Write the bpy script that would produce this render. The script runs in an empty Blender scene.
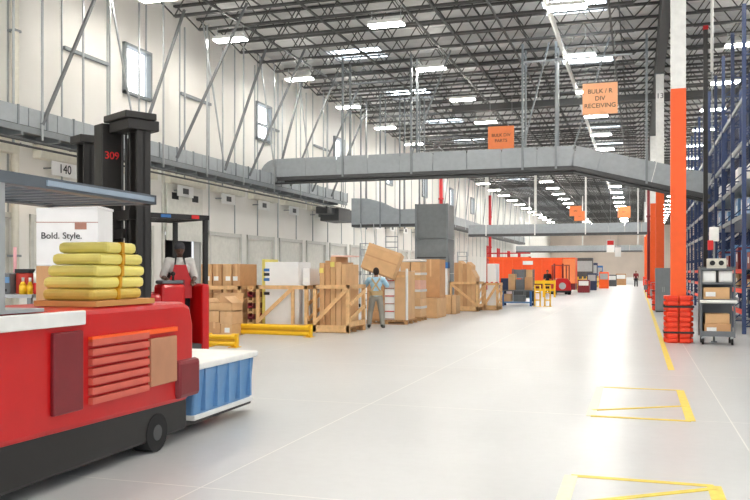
import bpy, bmesh, math, random
from mathutils import Vector, Matrix
R = random.Random(7)
S = bpy.context.scene
COL = S.collection
PI = math.pi
# ---------------------------------------------------------------- camera
F, HZ, CX, H = 820.0, 272.0, 375.0, 1.6
TH = math.atan((638 - CX) / F)
CT, ST = math.cos(TH), math.sin(TH)
cd = bpy.data.cameras.new('camera'); cam = bpy.data.objects.new('camera', cd); COL.objects.link(cam)
cam.location = (0, 0, H); cam.rotation_euler = (PI / 2, 0, TH)
cd.sensor_width = 36; cd.lens = F / 750 * 36; cd.shift_y = (HZ - 250) / 750; cd.clip_end = 600
S.camera = cam


def at(px, Z):
    """world x, y of the point seen in column px at depth Z"""
    X = (px - CX) / F * Z
    return X * CT - Z * ST, Z * CT + X * ST


def dep(py): return F * H / (py - HZ)
def fl(px, py): return at(px, dep(py))
def zz(py, Z): return H + (HZ - py) / F * Z


def proj(x, y, z):
    Z = y * CT - x * ST
    if Z < .1: return None
    return CX + F * (x * CT + y * ST) / Z, HZ - F * (z - H) / Z


def inview(x, y, z, m=10):
    p = proj(x, y, z)
    return p and -m < p[0] < 750 + m and -m < p[1] < 500 + m


# ---------------------------------------------------------------- materials
def lin(c):
    return tuple(((v / 255) / 12.92 if v / 255 <= .04045 else ((v / 255 + .055) / 1.055) ** 2.4) for v in c) + (1,)


MATS = {}


def mat(name, rgb, rough=.6, metal=0, var=.06, scale=6, bump=0, spec=.5, coat=0):
    if name in MATS: return MATS[name]
    m = bpy.data.materials.new(name); m.use_nodes = True
    nt = m.node_tree; b = nt.nodes['Principled BSDF']
    b.inputs['Roughness'].default_value = rough; b.inputs['Metallic'].default_value = metal
    b.inputs['Specular IOR Level'].default_value = spec
    if coat: b.inputs['Coat Weight'].default_value = coat
    c = lin(rgb)
    tc = nt.nodes.new('ShaderNodeTexCoord'); n = nt.nodes.new('ShaderNodeTexNoise')
    n.inputs['Scale'].default_value = scale; n.inputs['Detail'].default_value = 3
    nt.links.new(tc.outputs['Object'], n.inputs['Vector'])
    r = nt.nodes.new('ShaderNodeValToRGB')
    r.color_ramp.elements[0].position = .3; r.color_ramp.elements[1].position = .7
    r.color_ramp.elements[0].color = tuple(v * (1 - var) for v in c[:3]) + (1,)
    r.color_ramp.elements[1].color = tuple(min(1, v * (1 + var)) for v in c[:3]) + (1,)
    nt.links.new(n.outputs['Fac'], r.inputs['Fac']); nt.links.new(r.outputs['Color'], b.inputs['Base Color'])
    if bump:
        bp = nt.nodes.new('ShaderNodeBump'); bp.inputs['Strength'].default_value = bump; bp.inputs['Distance'].default_value = .02
        nt.links.new(n.outputs['Fac'], bp.inputs['Height']); nt.links.new(bp.outputs['Normal'], b.inputs['Normal'])
    MATS[name] = m
    return m


def emat(name, rgb, s):
    m = bpy.data.materials.new(name); m.use_nodes = True
    nt = m.node_tree; nt.nodes.clear()
    e = nt.nodes.new('ShaderNodeEmission'); o = nt.nodes.new('ShaderNodeOutputMaterial')
    e.inputs['Color'].default_value = lin(rgb); e.inputs['Strength'].default_value = s
    nt.links.new(e.outputs[0], o.inputs[0]); MATS[name] = m
    return m


white = mat('white_paint', (236, 236, 232), .5)
cream = mat('cream_paint', (226, 222, 208), .5)
doorw = mat('door_white', (225, 224, 216), .45)
steel = mat('grey_painted_steel', (132, 138, 141), .45, .2)
panelg = mat('conveyor_panel', (164, 170, 174), .45, .1)
brace_m = mat('brace_grey', (112, 115, 117), .5, .1)
dsteel = mat('dark_steel', (78, 79, 80), .5, .2)
joistm = mat('joist_paint', (74, 74, 73), .5)
galv = mat('galvanised', (176, 180, 182), .4, .4)
black = mat('black_metal', (30, 29, 28), .45)
mastm = mat('mast_black', (44, 42, 40), .4, .2)
rubber = mat('rubber', (26, 26, 27), .8)
red = mat('truck_red', (196, 12, 16), .4, coat=.1, var=.04)
dred = mat('maroon', (122, 28, 36), .4)
salmon = mat('faded_red', (208, 96, 80), .5)
tan = mat('tan_panel', (186, 132, 100), .6)
orange = mat('column_orange', (248, 96, 30), .45, var=.03)
sgnor = mat('sign_orange', (246, 140, 84), .6, var=.03)
gor = mat('guard_orange', (240, 62, 24), .45)
card = mat('cardboard', (212, 170, 124), .8, var=.07, scale=4)
card2 = mat('cardboard_dark', (198, 152, 108), .8, var=.07, scale=4)
card3 = mat('cardboard_light', (216, 176, 132), .8, var=.06, scale=4)
wood = mat('pine', (226, 184, 132), .7, var=.12, scale=9)
wood2 = mat('pallet_wood', (190, 146, 98), .75, var=.15, scale=9)
wbox = mat('white_carton', (238, 238, 238), .6, var=.02)
label = mat('paper_label', (245, 245, 242), .6, var=.01)
yellow = mat('safety_yellow', (246, 196, 30), .4, var=.04)
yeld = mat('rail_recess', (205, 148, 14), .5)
ywrap = mat('yellow_wrap', (226, 212, 114), .45, var=.08, scale=3, bump=.2)
blue = mat('rack_blue', (42, 60, 100), .45)
navy = mat('navy_panel', (38, 52, 84), .55)
tote = mat('tote_blue', (104, 150, 196), .35)
bluep = mat('blue_plastic', (52, 110, 176), .4)
skin = mat('skin_dark', (92, 60, 44), .5)
skin2 = mat('skin_brown', (150, 104, 78), .5)
shirtw = mat('shirt_white', (226, 224, 218), .85, bump=.2)
shirtb = mat('shirt_blue', (166, 204, 226), .85, bump=.2)
greyp = mat('trousers_grey', (150, 148, 140), .9, bump=.2)
dkp = mat('trousers_black', (36, 36, 40), .9, bump=.2)
hairm = mat('hair', (44, 30, 24), .9)
capm = mat('cap_cloth', (70, 70, 74), .9)
strapm = mat('strap_tan', (196, 172, 130), .85)
ink = mat('ink_black', (38, 38, 40), .7)
inkbr = mat('ink_brown', (172, 124, 108), .7)
inkr = mat('ink_red', (210, 40, 40), .6)
plast = mat('clear_wrap', (232, 230, 226), .25)
dgrey = mat('device_grey', (104, 108, 112), .5)
eyew = mat('eye_white', (235, 235, 230), .3)
redpipe = mat('pipe_red', (190, 30, 34), .45)
glassm = emat('daylight_pane', (244, 250, 255), 3.0)
lampm = emat('tube_light', (255, 250, 240), 95.0)
upl = emat('deck_fill_glow', (255, 250, 240), 26.0)  # added glow for the lamp tops, brightens the roof deck
sky_m = emat('skylight_daylight', (240, 248, 255), 16.0)
amber = emat('amber_lamp', (255, 190, 60), 3.0)


# ---------------------------------------------------------------- mesh helper
class MB:
    def __init__(s): s.v, s.f, s.sm = [], [], []

    def add(s, vs, fs, smooth=False):
        n = len(s.v); s.v += [tuple(v) for v in vs]
        s.f += [tuple(i + n for i in f) for f in fs]; s.sm += [smooth] * len(fs); return s

    def b(s, x0, x1, y0, y1, z0, z1):
        vs = [(x, y, z) for z in (z0, z1) for y in (y0, y1) for x in (x0, x1)]
        return s.add(vs, [(0, 2, 3, 1), (4, 5, 7, 6), (0, 1, 5, 4), (2, 6, 7, 3), (0, 4, 6, 2), (1, 3, 7, 5)])

    def bar(s, p, q, w, h=None, up=(0, 0, 1)):
        p, q = Vector(p), Vector(q); h = h or w; d = (q - p).normalized(); u = Vector(up)
        if abs(d.dot(u)) > .98: u = Vector((0, 1, 0))
        a = d.cross(u).normalized(); c = a.cross(d)
        vs = [e + a * (i * w / 2) + c * (j * h / 2) for e in (p, q) for i, j in ((-1, -1), (1, -1), (1, 1), (-1, 1))]
        return s.add(vs, [(0, 3, 2, 1), (4, 5, 6, 7), (0, 1, 5, 4), (1, 2, 6, 5), (2, 3, 7, 6), (3, 0, 4, 7)])

    def cyl(s, p, q, r, n=10, r2=None):
        p, q = Vector(p), Vector(q); r2 = r if r2 is None else r2; d = (q - p).normalized()
        u = Vector((0, 0, 1)) if abs(d.z) < .95 else Vector((1, 0, 0))
        a = d.cross(u).normalized(); c = d.cross(a)
        vs = [e + (a * math.cos(2 * PI * i / n) + c * math.sin(2 * PI * i / n)) * rr for e, rr in ((p, r), (q, r2)) for i in range(n)]
        s.add(vs, [(i, (i + 1) % n, n + (i + 1) % n, n + i) for i in range(n)], True)
        k = len(s.v) - 2 * n
        s.f += [tuple(k + i for i in reversed(range(n))), tuple(k + n + i for i in range(n))]; s.sm += [False, False]
        return s

    def sph(s, c, r, n=12, m=8):
        if not hasattr(r, '__len__'): r = (r, r, r)
        vs = [(c[0], c[1], c[2] - r[2])]
        for j in range(1, m):
            t = -PI / 2 + PI * j / m
            for i in range(n):
                a = 2 * PI * i / n
                vs.append((c[0] + r[0] * math.cos(t) * math.cos(a), c[1] + r[1] * math.cos(t) * math.sin(a), c[2] + r[2] * math.sin(t)))
        vs.append((c[0], c[1], c[2] + r[2])); e = len(vs) - 1
        fs = [(0, 1 + (i + 1) % n, 1 + i) for i in range(n)]
        for j in range(m - 2):
            for i in range(n):
                a, b_ = 1 + j * n + i, 1 + j * n + (i + 1) % n
                fs.append((a, b_, b_ + n, a + n))
        fs += [(e, e - n + i, e - n + (i + 1) % n) for i in range(n)]
        return s.add(vs, fs, True)

    def seg(s, p, q, r1, r2):
        return s.cyl(p, q, r1, 12, r2).sph(p, r1).sph(q, r2)

    def prism(s, pts, a0, a1, axis='y'):
        """extrude a polygon of (u, v): axis y -> (x, z); x -> (y, z); z -> (x, y)"""
        n = len(pts)
        def mk(u, v, w): return {'y': (u, w, v), 'x': (w, u, v), 'z': (u, v, w)}[axis]
        vs = [mk(u, v, a0) for u, v in pts] + [mk(u, v, a1) for u, v in pts]
        return s.add(vs, [tuple(range(n)), tuple(reversed(range(n, 2 * n)))] + [(i, n + i, n + (i + 1) % n, (i + 1) % n) for i in range(n)])

    def build(s, name, m, parent=None, bevel=0, loc=None, rz=0, remesh=0):
        me = bpy.data.meshes.new(name); me.from_pydata(s.v, [], s.f); me.validate()
        bm = bmesh.new(); bm.from_mesh(me); bmesh.ops.recalc_face_normals(bm, faces=bm.faces); bm.to_mesh(me); bm.free()
        if len(me.polygons) == len(s.sm): me.polygons.foreach_set('use_smooth', s.sm)
        me.materials.append(m)
        o = bpy.data.objects.new(name, me); COL.objects.link(o)
        if parent: o.parent = parent
        if loc: o.location = loc; o.rotation_euler.z = rz
        if bevel:
            bv = o.modifiers.new('bevel', 'BEVEL'); bv.width = bevel; bv.segments = 2; bv.limit_method = 'ANGLE'
        if remesh:
            rm = o.modifiers.new('remesh', 'REMESH'); rm.mode = 'VOXEL'; rm.voxel_size = remesh; rm.use_smooth_shade = True
            sm = o.modifiers.new('smooth', 'SMOOTH'); sm.iterations = 3; sm.factor = .5
        return o


def tag(o, label=None, cat=None, group=None, kind=None):
    for k, v in (('label', label), ('category', cat), ('group', group), ('kind', kind)):
        if v: o[k] = v
    return o


def thing(name, label, cat, loc=(0, 0, 0), rz=0, group=None):
    o = bpy.data.objects.new(name, None); COL.objects.link(o)
    o.location = loc; o.rotation_euler.z = rz; o.empty_display_size = .2
    return tag(o, label, cat, group)


def copy_tree(o, parent=None, label=None, loc=None, rz=None):
    kids = list(o.children)
    c = o.copy(); COL.objects.link(c); c.parent = parent
    if loc is not None: c.location = loc
    if rz is not None: c.rotation_euler.z = rz
    if label: c['label'] = label
    for k in kids: copy_tree(k, c)
    return c


def text(s, name, m, parent, loc, rot, size, ext=.004, align='CENTER'):
    c = bpy.data.curves.new(name, 'FONT'); c.body = s; c.size = size; c.extrude = ext
    c.align_x = align; c.align_y = 'CENTER'
    tmp = bpy.data.objects.new('tmp', c); COL.objects.link(tmp)
    me = bpy.data.meshes.new_from_object(tmp.evaluated_get(bpy.context.evaluated_depsgraph_get()))
    bpy.data.objects.remove(tmp); bpy.data.curves.remove(c); me.name = name
    me.materials.clear(); me.materials.append(m)
    o = bpy.data.objects.new(name, me); COL.objects.link(o)
    o.parent = parent; o.location = loc; o.rotation_euler = rot
    return o


def wheel(parent, p, q, r, n=18):
    o = MB().cyl(p, q, r, n).build('wheel', rubber, parent)
    p, q = Vector(p), Vector(q); d = (q - p).normalized() * .006
    MB().cyl(p - d, q + d, r * .45, 14).build('hub', dsteel, o); return o


ORD = 'first second third fourth fifth sixth seventh eighth ninth tenth eleventh twelfth thirteenth fourteenth fifteenth sixteenth seventeenth eighteenth nineteenth twentieth'.split()
# ================================================================ SETTING
WX, YF, RX, DZ = -16.0, 160.0, 22.0, 11.35      # dock wall, far wall, right wall, roof deck
JB = 10.25                                       # underside of the roof beams
# floor: polished concrete with saw joints
m = bpy.data.materials.new('polished_concrete'); m.use_nodes = True
nt = m.node_tree; bs = nt.nodes['Principled BSDF']; L = nt.links.new
geo = nt.nodes.new('ShaderNodeTexCoord'); sep = nt.nodes.new('ShaderNodeSeparateXYZ'); L(geo.outputs['Object'], sep.inputs[0])


def mth(op, a, b_=None):
    n = nt.nodes.new('ShaderNodeMath'); n.operation = op
    for i, v in enumerate((a, b_)):
        if v is None: continue
        if isinstance(v, (int, float)): n.inputs[i].default_value = v
        else: L(v, n.inputs[i])
    return n.outputs[0]


def joint(o, off, sp, w):
    f = mth('FRACT', mth('DIVIDE', mth('SUBTRACT', o, off - sp * 40), sp))
    return mth('LESS_THAN', f, w / sp)


jx = joint(sep.outputs[0], .94, 4.04, .014); jy = joint(sep.outputs[1], 5.4, 4.05, .014)
jm = mth('MAXIMUM', jx, jy)
n1 = nt.nodes.new('ShaderNodeTexNoise'); n1.inputs['Scale'].default_value = .55; n1.inputs['Detail'].default_value = 6
n2 = nt.nodes.new('ShaderNodeTexNoise'); n2.inputs['Scale'].default_value = 9; n2.inputs['Detail'].default_value = 4
L(geo.outputs['Object'], n1.inputs['Vector']); L(geo.outputs['Object'], n2.inputs['Vector'])
cr = nt.nodes.new('ShaderNodeValToRGB'); cr.color_ramp.elements[0].position = .3; cr.color_ramp.elements[1].position = .7
cr.color_ramp.elements[0].color = lin((188, 190, 191)); cr.color_ramp.elements[1].color = lin((201, 203, 204))
L(mth('ADD', mth('MULTIPLY', n1.outputs['Fac'], .7), mth('MULTIPLY', n2.outputs['Fac'], .3)), cr.inputs['Fac'])
mx = nt.nodes.new('ShaderNodeMixRGB'); L(jm, mx.inputs[0]); L(cr.outputs[0], mx.inputs[1]); mx.inputs[2].default_value = lin((226, 226, 222))
L(mx.outputs[0], bs.inputs['Base Color'])
L(mth('ADD', mth('MULTIPLY', n1.outputs['Fac'], .08), .285), bs.inputs['Roughness'])
bs.inputs['Specular IOR Level'].default_value = 1.0
floorm = m


def struct(mb, name, mt, **k):
    o = mb.build(name, mt, **k); o['kind'] = 'structure'; return o


struct(MB().b(WX - .3, RX + .3, -14, YF + .3, -.3, 0), 'floor', floorm)
# dock wall: tilt-up panels, joints in the material
m = bpy.data.materials.new('tilt_up_panel'); m.use_nodes = True
nt = m.node_tree; bs = nt.nodes['Principled BSDF']; L = nt.links.new
geo = nt.nodes.new('ShaderNodeTexCoord'); sep = nt.nodes.new('ShaderNodeSeparateXYZ'); L(geo.outputs['Object'], sep.inputs[0])
jm = joint(sep.outputs[1], 19.96, 2.15, .05)
n1 = nt.nodes.new('ShaderNodeTexNoise'); n1.inputs['Scale'].default_value = .8; L(geo.outputs['Object'], n1.inputs['Vector'])
cr = nt.nodes.new('ShaderNodeValToRGB'); cr.color_ramp.elements[0].color = lin((232, 229, 222)); cr.color_ramp.elements[1].color = lin((243, 241, 236))
L(n1.outputs['Fac'], cr.inputs['Fac'])
mx = nt.nodes.new('ShaderNodeMixRGB'); L(jm, mx.inputs[0]); L(cr.outputs[0], mx.inputs[1]); mx.inputs[2].default_value = lin((168, 168, 164))
L(mx.outputs[0], bs.inputs['Base Color']); bs.inputs['Roughness'].default_value = .7
wallm = m

DOORS = [20.0 + 3.3 * k for k in range(-2, 14)]   # dock doors along the wall
OPEN = {26.6}
DW, DH = 2.5, 3.05
WINS = [23.7 + 9.7 * k for k in range(0, 7)]
# wall_left with real openings for the dock doors and high windows
wl = MB()
ys = -14.0
z0w, z1w = 7.5, 9.05
cuts = [(d - DW / 2, d + DW / 2, 0, DH) for d in DOORS]
wcuts = [(w - .72, w + .72, z0w, z1w) for w in WINS]


def band(y0, y1, z0, z1, cs):
    y = y0
    for a, b_ in sorted((c[0], c[1]) for c in cs):
        wl.b(WX - .25, WX, y, a, z0, z1); y = b_
    wl.b(WX - .25, WX, y, y1, z0, z1)


band(ys, YF, 0, DH, cuts); wl.b(WX - .25, WX, ys, YF, DH, z0w); band(ys, YF, z0w, z1w, wcuts); wl.b(WX - .25, WX, ys, YF, z1w, DZ)
struct(wl, 'wall_left', wallm)
struct(MB().b(WX - .3, RX + .3, YF, YF + .3, 0, DZ), 'wall_far', mat('far_wall', (226, 212, 200), .8, scale=.4))
struct(MB().b(RX, RX + .3, 16, YF, 0, DZ), 'wall_right', mat('right_wall', (200, 200, 200), .8, scale=.4))
# roof deck with ribs
mdk = mat('roof_deck', (226, 226, 225), .6, var=.03, scale=.5)
dk = MB()
SKY = []
for r_, xs in ((0, -2.2), (1, -11.8), (2, 8.0)):
    for k in range(14):
        ya = (29.9, 33.7, 30.0)[r_] + 8.5 * k; SKY.append((xs - 1.1, xs + 1.1, ya, ya + 1.6))
SKY = [s for s in SKY if s[3] < YF - 2]
xsall = sorted({WX, RX} | {s[0] for s in SKY} | {s[1] for s in SKY})
for i in range(len(xsall) - 1):
    x0, x1 = xsall[i], xsall[i + 1]
    y = -14
    for s in sorted((s for s in SKY if s[0] <= x0 + .01 and s[1] >= x1 - .01), key=lambda s: s[2]):
        dk.b(x0, x1, y, s[2], DZ, DZ + .08); y = s[3]
    dk.b(x0, x1, y, YF, DZ, DZ + .08)
y = -13.8
for k in range(900):
    y = -13.8 + .16 * k
    if y > 60: break
    if any(s[2] - .1 < y < s[3] + .1 for s in SKY):
        continue
    dk.b(WX, RX, y, y + .06, DZ - .05, DZ + .01)
struct(dk, 'ceiling', mdk)
for i, s in enumerate(SKY):
    o = struct(MB().b(s[0], s[1], s[2], s[3], DZ + .12, DZ + .16), 'window_%d' % (i + 20), sky_m)
    fr = MB()
    fr.b(s[0] - .05, s[1] + .05, s[2] - .05, s[2], DZ - .06, DZ + .16).b(s[0] - .05, s[1] + .05, s[3], s[3] + .05, DZ - .06, DZ + .16)
    fr.b(s[0] - .05, s[0], s[2], s[3], DZ - .06, DZ + .16).b(s[1], s[1] + .05, s[2], s[3], DZ - .06, DZ + .16)
    fr.build('window_frame', galv, o)
# high windows in the dock wall
for i, w in enumerate(WINS):
    o = struct(MB().b(WX - .2, WX - .16, w - .7, w + .7, z0w + .02, z1w - .02), 'window_%d' % (i + 1), glassm)
    fr = MB()
    for a, b_, c, d in ((w - .78, w - .68, z0w - .06, z1w + .06), (w + .68, w + .78, z0w - .06, z1w + .06), (w - .78, w + .78, z0w - .06, z0w + .03), (w - .78, w + .78, z1w - .03, z1w + .06)):
        fr.b(WX - .12, WX + .12, a, b_, c, d)
    fr.build('window_frame', steel, o)
# dock doors: sectional panels, raised one opens on a dark trailer
for i, d in enumerate(DOORS):
    op = any(abs(d - q) < .1 for q in OPEN)
    z0 = 2.75 if op else 0.0
    dr = MB()
    nz = 5
    ph = DH / nz
    for k in range(nz):
        dr.b(WX - .12, WX - .06, d - DW / 2 + .02, d + DW / 2 - .02, z0 + k * ph + .012, z0 + (k + 1) * ph - .012)
        dr.b(WX - .11, WX - .07, d - DW / 2 + .02, d + DW / 2 - .02, z0 + k * ph - .012, z0 + k * ph + .012)
    if op:
        for q in range(len(dr.v)):
            v = dr.v[q]; dr.v[q] = (v[0] + .2, v[1], v[2])
    o = struct(dr, 'door_%d' % (i + 1), doorw)
    ox = .2 if op else 0
    for yy in (-.7, .7):
        fr = MB(); zc = z0 + 2.5 * ph if not op else z0 + 2.6 * ph
        fr.b(WX - .065 + ox, WX - .05 + ox, d + yy - .22, d + yy + .22, zc - .12, zc + .12)
        fr.build('door_window', ink, o)
    tr = MB()
    tr.b(WX, WX + .07, d - DW / 2 - .12, d - DW / 2, 0, 5.3 if op else 3.2).b(WX, WX + .07, d + DW / 2, d + DW / 2 + .12, 0, 5.3 if op else 3.2)
    tr.b(WX, WX + .06, d - DW / 2 - .12, d + DW / 2 + .12, DH, DH + .14)
    tr.build('door_frame', mat('frame_pale', (206, 205, 198), .5), o)
    hd = MB().b(WX, WX + .3, d - DW / 2, d + DW / 2, 4.75, 5.2); hd.build('door_hood', cream, o, bevel=.03)
    if op:
        t = thing('semi_trailer', 'dark empty trailer backed up to the raised dock door behind the truck driver', 'trailer', (WX - .3, d, 0))
        tb = MB(); W_ = DW / 2 - .05
        tb.b(-5, 0, -W_, W_, .02, .1).b(-5, 0, -W_, -W_ + .05, .1, 2.85).b(-5, 0, W_ - .05, W_, .1, 2.85).b(-5, 0, -W_, W_, 2.85, 2.95).b(-5.1, -5, -W_, W_, .02, 2.95)
        tb.build('trailer_body', dsteel, t)
# dock number plates
for i, d in enumerate(DOORS):
    if not (18 < d < 60): continue
    num = {20: '140', 23: '141', 26: '142', 29: '143', 33: '144'}.get(int(d))
    t = thing('dock_sign', ('white dock number plate reading 140 above the dock door behind the red trucks' if num == '140' else
              '%s blank-looking pale number plate over the dock doors, counted from the plate reading 140' % ORD[min(19, i - 2)]), 'sign', (WX, d - .3, 4.53))
    MB().b(.3, .34, -.55, .55, -.2, .2).build('plate', label, t, bevel=.01)
    MB().b(0, .3, -.5, -.46, -.02, .02).b(0, .3, .46, .5, -.02, .02).build('bracket', steel, t)
    if num == '140': text('140', 'lettering', ink, t, (.345, 0, 0), (PI / 2, 0, PI / 2), .36)
    else: MB().b(.34, .345, -.2, .2, -.1, .1).build('dark_panel', dsteel, t)
# wall girts and pipes
n_ = 1
for a, b_ in ((20.0, 22.1), (26.4, 28.6), (32.9, 35.0), (39.4, 41.5)):
    struct(MB().bar((WX + .06, a, 8.15), (WX + .06, b_, 8.15), .1, .1), 'trim_%d' % n_, steel); n_ += 1
for yy in [19.96 + 2.15 * k for k in range(-2, 40)]:
    struct(MB().b(WX, WX + .04, yy - .02, yy + .02, 3.2, JB + .6), 'trim_%d' % n_, galv); n_ += 1

# ---------------------------------------------------------------- roof beams (open web joists)
def joist(x0, x1):
    mb = MB(); top, bot = DZ - .1, JB
    for s in (-.045, .045):
        mb.b(x0, x1, s - .028, s + .028, top - .075, top)
        mb.b(x0 + 1.0, x1 - 1.0, s - .028, s + .028, bot, bot + .075)
    n = round((x1 - x0 - 2.0) / 1.25); st = (x1 - x0 - 2.0) / n
    xs = [x0 + 1.0 + st * k for k in range(n + 1)]
    mb.bar((x0 + .1, 0, top - .05), (xs[0], 0, bot + .04), .045); mb.bar((x1 - .1, 0, top - .05), (xs[-1], 0, bot + .04), .045)
    for k in range(n):
        c = (xs[k] + xs[k + 1]) / 2
        mb.bar((xs[k], 0, bot + .04), (c, 0, top - .04), .035); mb.bar((c, 0, top - .04), (xs[k + 1], 0, bot + .04), .035)
    return mb


JX = .87
proto = [struct(joist(WX, JX), 'roof_beam', joistm), struct(joist(JX, RX), 'roof_beam', joistm)]
y = 16.35
first = True
while y < YF - 1:
    for p in proto:
        if first: p.location.y = y; continue
        c = p.copy(); COL.objects.link(c); c.location.y = y
    first = False
    y += 1.62
# girder over the column line, bridging rods
gd = MB()
gd.b(JX - .16, JX + .16, 10, YF, 9.85, 9.97).b(JX - .14, JX + .14, 10, YF, DZ - .2, DZ - .06)
y = 10
while y < YF - 2:
    gd.bar((JX, y, 9.95), (JX, y + .82, DZ - .15), .07); gd.bar((JX, y + .82, DZ - .15), (JX, y + 1.64, 9.95), .07); y += 1.64
struct(gd, 'ceiling_beam', joistm)
for x in (-13.2, -10.4, -7.3, -6.4, -4.6, -.9, 4.5, 8.5, 12.5):
    struct(MB().bar((x, 14, JB + .04), (x, YF, JB + .04), .07, .07), 'bridging_beam', joistm)
    struct(MB().bar((x + .25, 14, DZ - .16), (x + .25, YF, DZ - .16), .05, .05), 'bridging_beam', joistm)
# dark cross beam and a duct run seen in the roof
struct(MB().b(-9, 5, 40.9, 41.1, 9.75, 10.05), 'cross_beam', joistm)

# ---------------------------------------------------------------- columns
for k in range(6):
    y = 19.9 + 16.3 * k
    c = MB()
    for a, b_, q, d in ((-.16, .16, -.16, -.14), (-.16, .16, .14, .16), (-.16, -.14, -.14, .14), (.14, .16, -.14, .14)):
        c.b(a, b_, q, d, 5.75, 9.9)
    o = struct(c, 'column', white, loc=(JX, y, 0)); o['label'] = '%s white and orange steel column from the cart' % ORD[k]
    o['category'] = 'column'
    c2 = MB()
    for a, b_, q, d in ((-.163, .163, -.163, -.14), (-.163, .163, .14, .163), (-.163, -.14, -.14, .14), (.14, .163, -.14, .14)):
        c2.b(a, b_, q, d, 0, 5.75)
    c2.build('orange_section', orange, o)
    MB().b(-.2, .2, -.2, .2, 9.82, 9.85).build('cap_plate', steel, o)
    # column guard: stacked orange rings with two black straps
    g = thing('column_guard', '%s ribbed orange bumper wrapped around a column base, counted from the cart' % ORD[k], 'column guard', (JX, y, 0))
    gb = MB()
    nz = 9 if k == 0 else 5
    for q in range(nz):
        z0 = q * 1.08 / nz
        for sx in (-1, 1):
            pts = []
            gb.prism([(sx * .02, -.31), (sx * .24, -.31), (sx * .31, -.22), (sx * .31, .22), (sx * .24, .31), (sx * .02, .31), (sx * .02, .18), (sx * .18, .18), (sx * .18, -.18), (sx * .02, -.18)], z0 + .018, z0 + 1.08 / nz - .018, 'z')
            gb.prism([(sx * .02, -.27), (sx * .22, -.27), (sx * .27, -.2), (sx * .27, .2), (sx * .22, .27), (sx * .02, .27), (sx * .02, .18), (sx * .18, .18), (sx * .18, -.18), (sx * .02, -.18)], z0 - (.018 if q else 0), z0 + .018, 'z')
    gb.build('guard_shell', gor, g, bevel=.012)
    if k < 3:
        for z0 in (.24, .82):
            s = MB()
            for a, b_, q, d in ((-.32, .32, -.325, -.312), (-.32, .32, .312, .325), (-.325, -.312, -.32, .32), (.312, .325, -.32, .32)):
                s.b(a, b_, q, d, z0 - .02, z0 + .02)
            s.build('strap', black, g)
    if k in (1, 2):
        t = thing('bay_sign', 'small pale plate reading 13 high on the second orange column' if k == 1 else 'small pale plate reading 14 high on the third orange column', 'sign', (JX, y - .17, 8.9 if k == 1 else 8.2))
        MB().b(-.14, .14, -.03, -.005, -.25, .25).build('plate', label, t)
        text('13' if k == 1 else '14', 'lettering', ink, t, (0, -.031, 0), (PI / 2, 0, 0), .3)
# red risers
for i, (px, x, zt) in enumerate(((441, -14.0, 9.6), (490, -14.0, 9.2))):
    Z = F * -x / (CT * (638 - px)); xx, yy = at(px, Z)
    t = thing('riser_pipe', ('red riser post rising behind the grey conveyor tower', 'red riser post beside the orange container')[i], 'pipe', (xx, yy, 0))
    MB().cyl((0, 0, 0), (0, 0, zt), .14, 12).build('pipe', redpipe, t)
    for z in (1, 4, 7): MB().cyl((0, 0, z), (0, 0, z + .12), .2, 12).build('coupling', redpipe, t)
t = thing('riser_pipe', 'dark red pipe running up beside the third orange column', 'pipe', (*at(648.5, 51), 0))
MB().cyl((0, 0, 0), (0, 0, 7), .09, 12).build('pipe', dred, t)
for z in (1, 5): MB().cyl((0, 0, z), (0, 0, z + .12), .13, 12).build('coupling', dred, t)

# ---------------------------------------------------------------- floor markings
ymk = mat('floor_yellow', (234, 208, 76), .45, var=.1, scale=14)
wmk = mat('floor_white', (236, 232, 200), .45, var=.06, scale=14)


def mark(name, label_, segs, mt):
    mb = MB()
    for i, (a, b_, w) in enumerate(segs): mb.bar((*a, .003), (*b_, .003), w, .003 + .0012 * i)
    return tag(mb.build(name, mt), label_, 'floor marking')


def markbox(x0, x1, y0, y1, ya, yb, label_):
    segs = [((x0, y1), (x1, y1), .075), ((x1, y1), (x1, y0), .1), ((x0, y1), (x0, y0), .1), ((x0, y0), (x1, y0), .075), ((x0, yb), (x1, ya), .06)]
    t = thing('floor_marking', label_, 'floor marking', (0, 0, 0))
    for i, (a, b_, w) in enumerate(segs):
        MB().bar((*a, .003), (*b_, .003), w, .002 + .001 * i).build('painted_line', ymk if i != 2 else wmk, t)


markbox(-.5, .54, 4.2, 6.6, 6.53, 5.76, 'yellow taped box with a diagonal on the floor nearest the camera')
markbox(-.5, .54, 9.4, 11.8, 10.45, 9.8, 'yellow taped box with a diagonal on the floor before the orange column')
mark('aisle_line', 'long yellow line on the floor running past the orange columns', [((.52, 14.2), (.52, 75), .1)], ymk)

# ---------------------------------------------------------------- lights
def lamp(label_, loc):
    t = thing('high_bay_light', label_, 'light', loc, 0, 'high bay lights')
    MB().prism([(-.6, .06), (-.52, .12), (.52, .12), (.6, .06), (.6, 0), (-.6, 0)], -.22, .22, 'y').build('housing', white, t)
    MB().b(-.48, .48, -.09, .09, .12, .128).build('deck_fill_glow', upl, t)  # added glowing strip that throws extra light up onto the deck
    tb = MB()
    for q in (-.18, -.108, -.036, .036, .108, .18): tb.cyl((-.57, q, -.015), (.57, q, -.015), .026, 8)
    tb.build('tubes', lampm, t)
    for sx in (-.5, .5): MB().cyl((sx, 0, .12), (sx, 0, JB - loc[2] + .02), .008, 6).build('hanger', galv, t)
    return t


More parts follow.
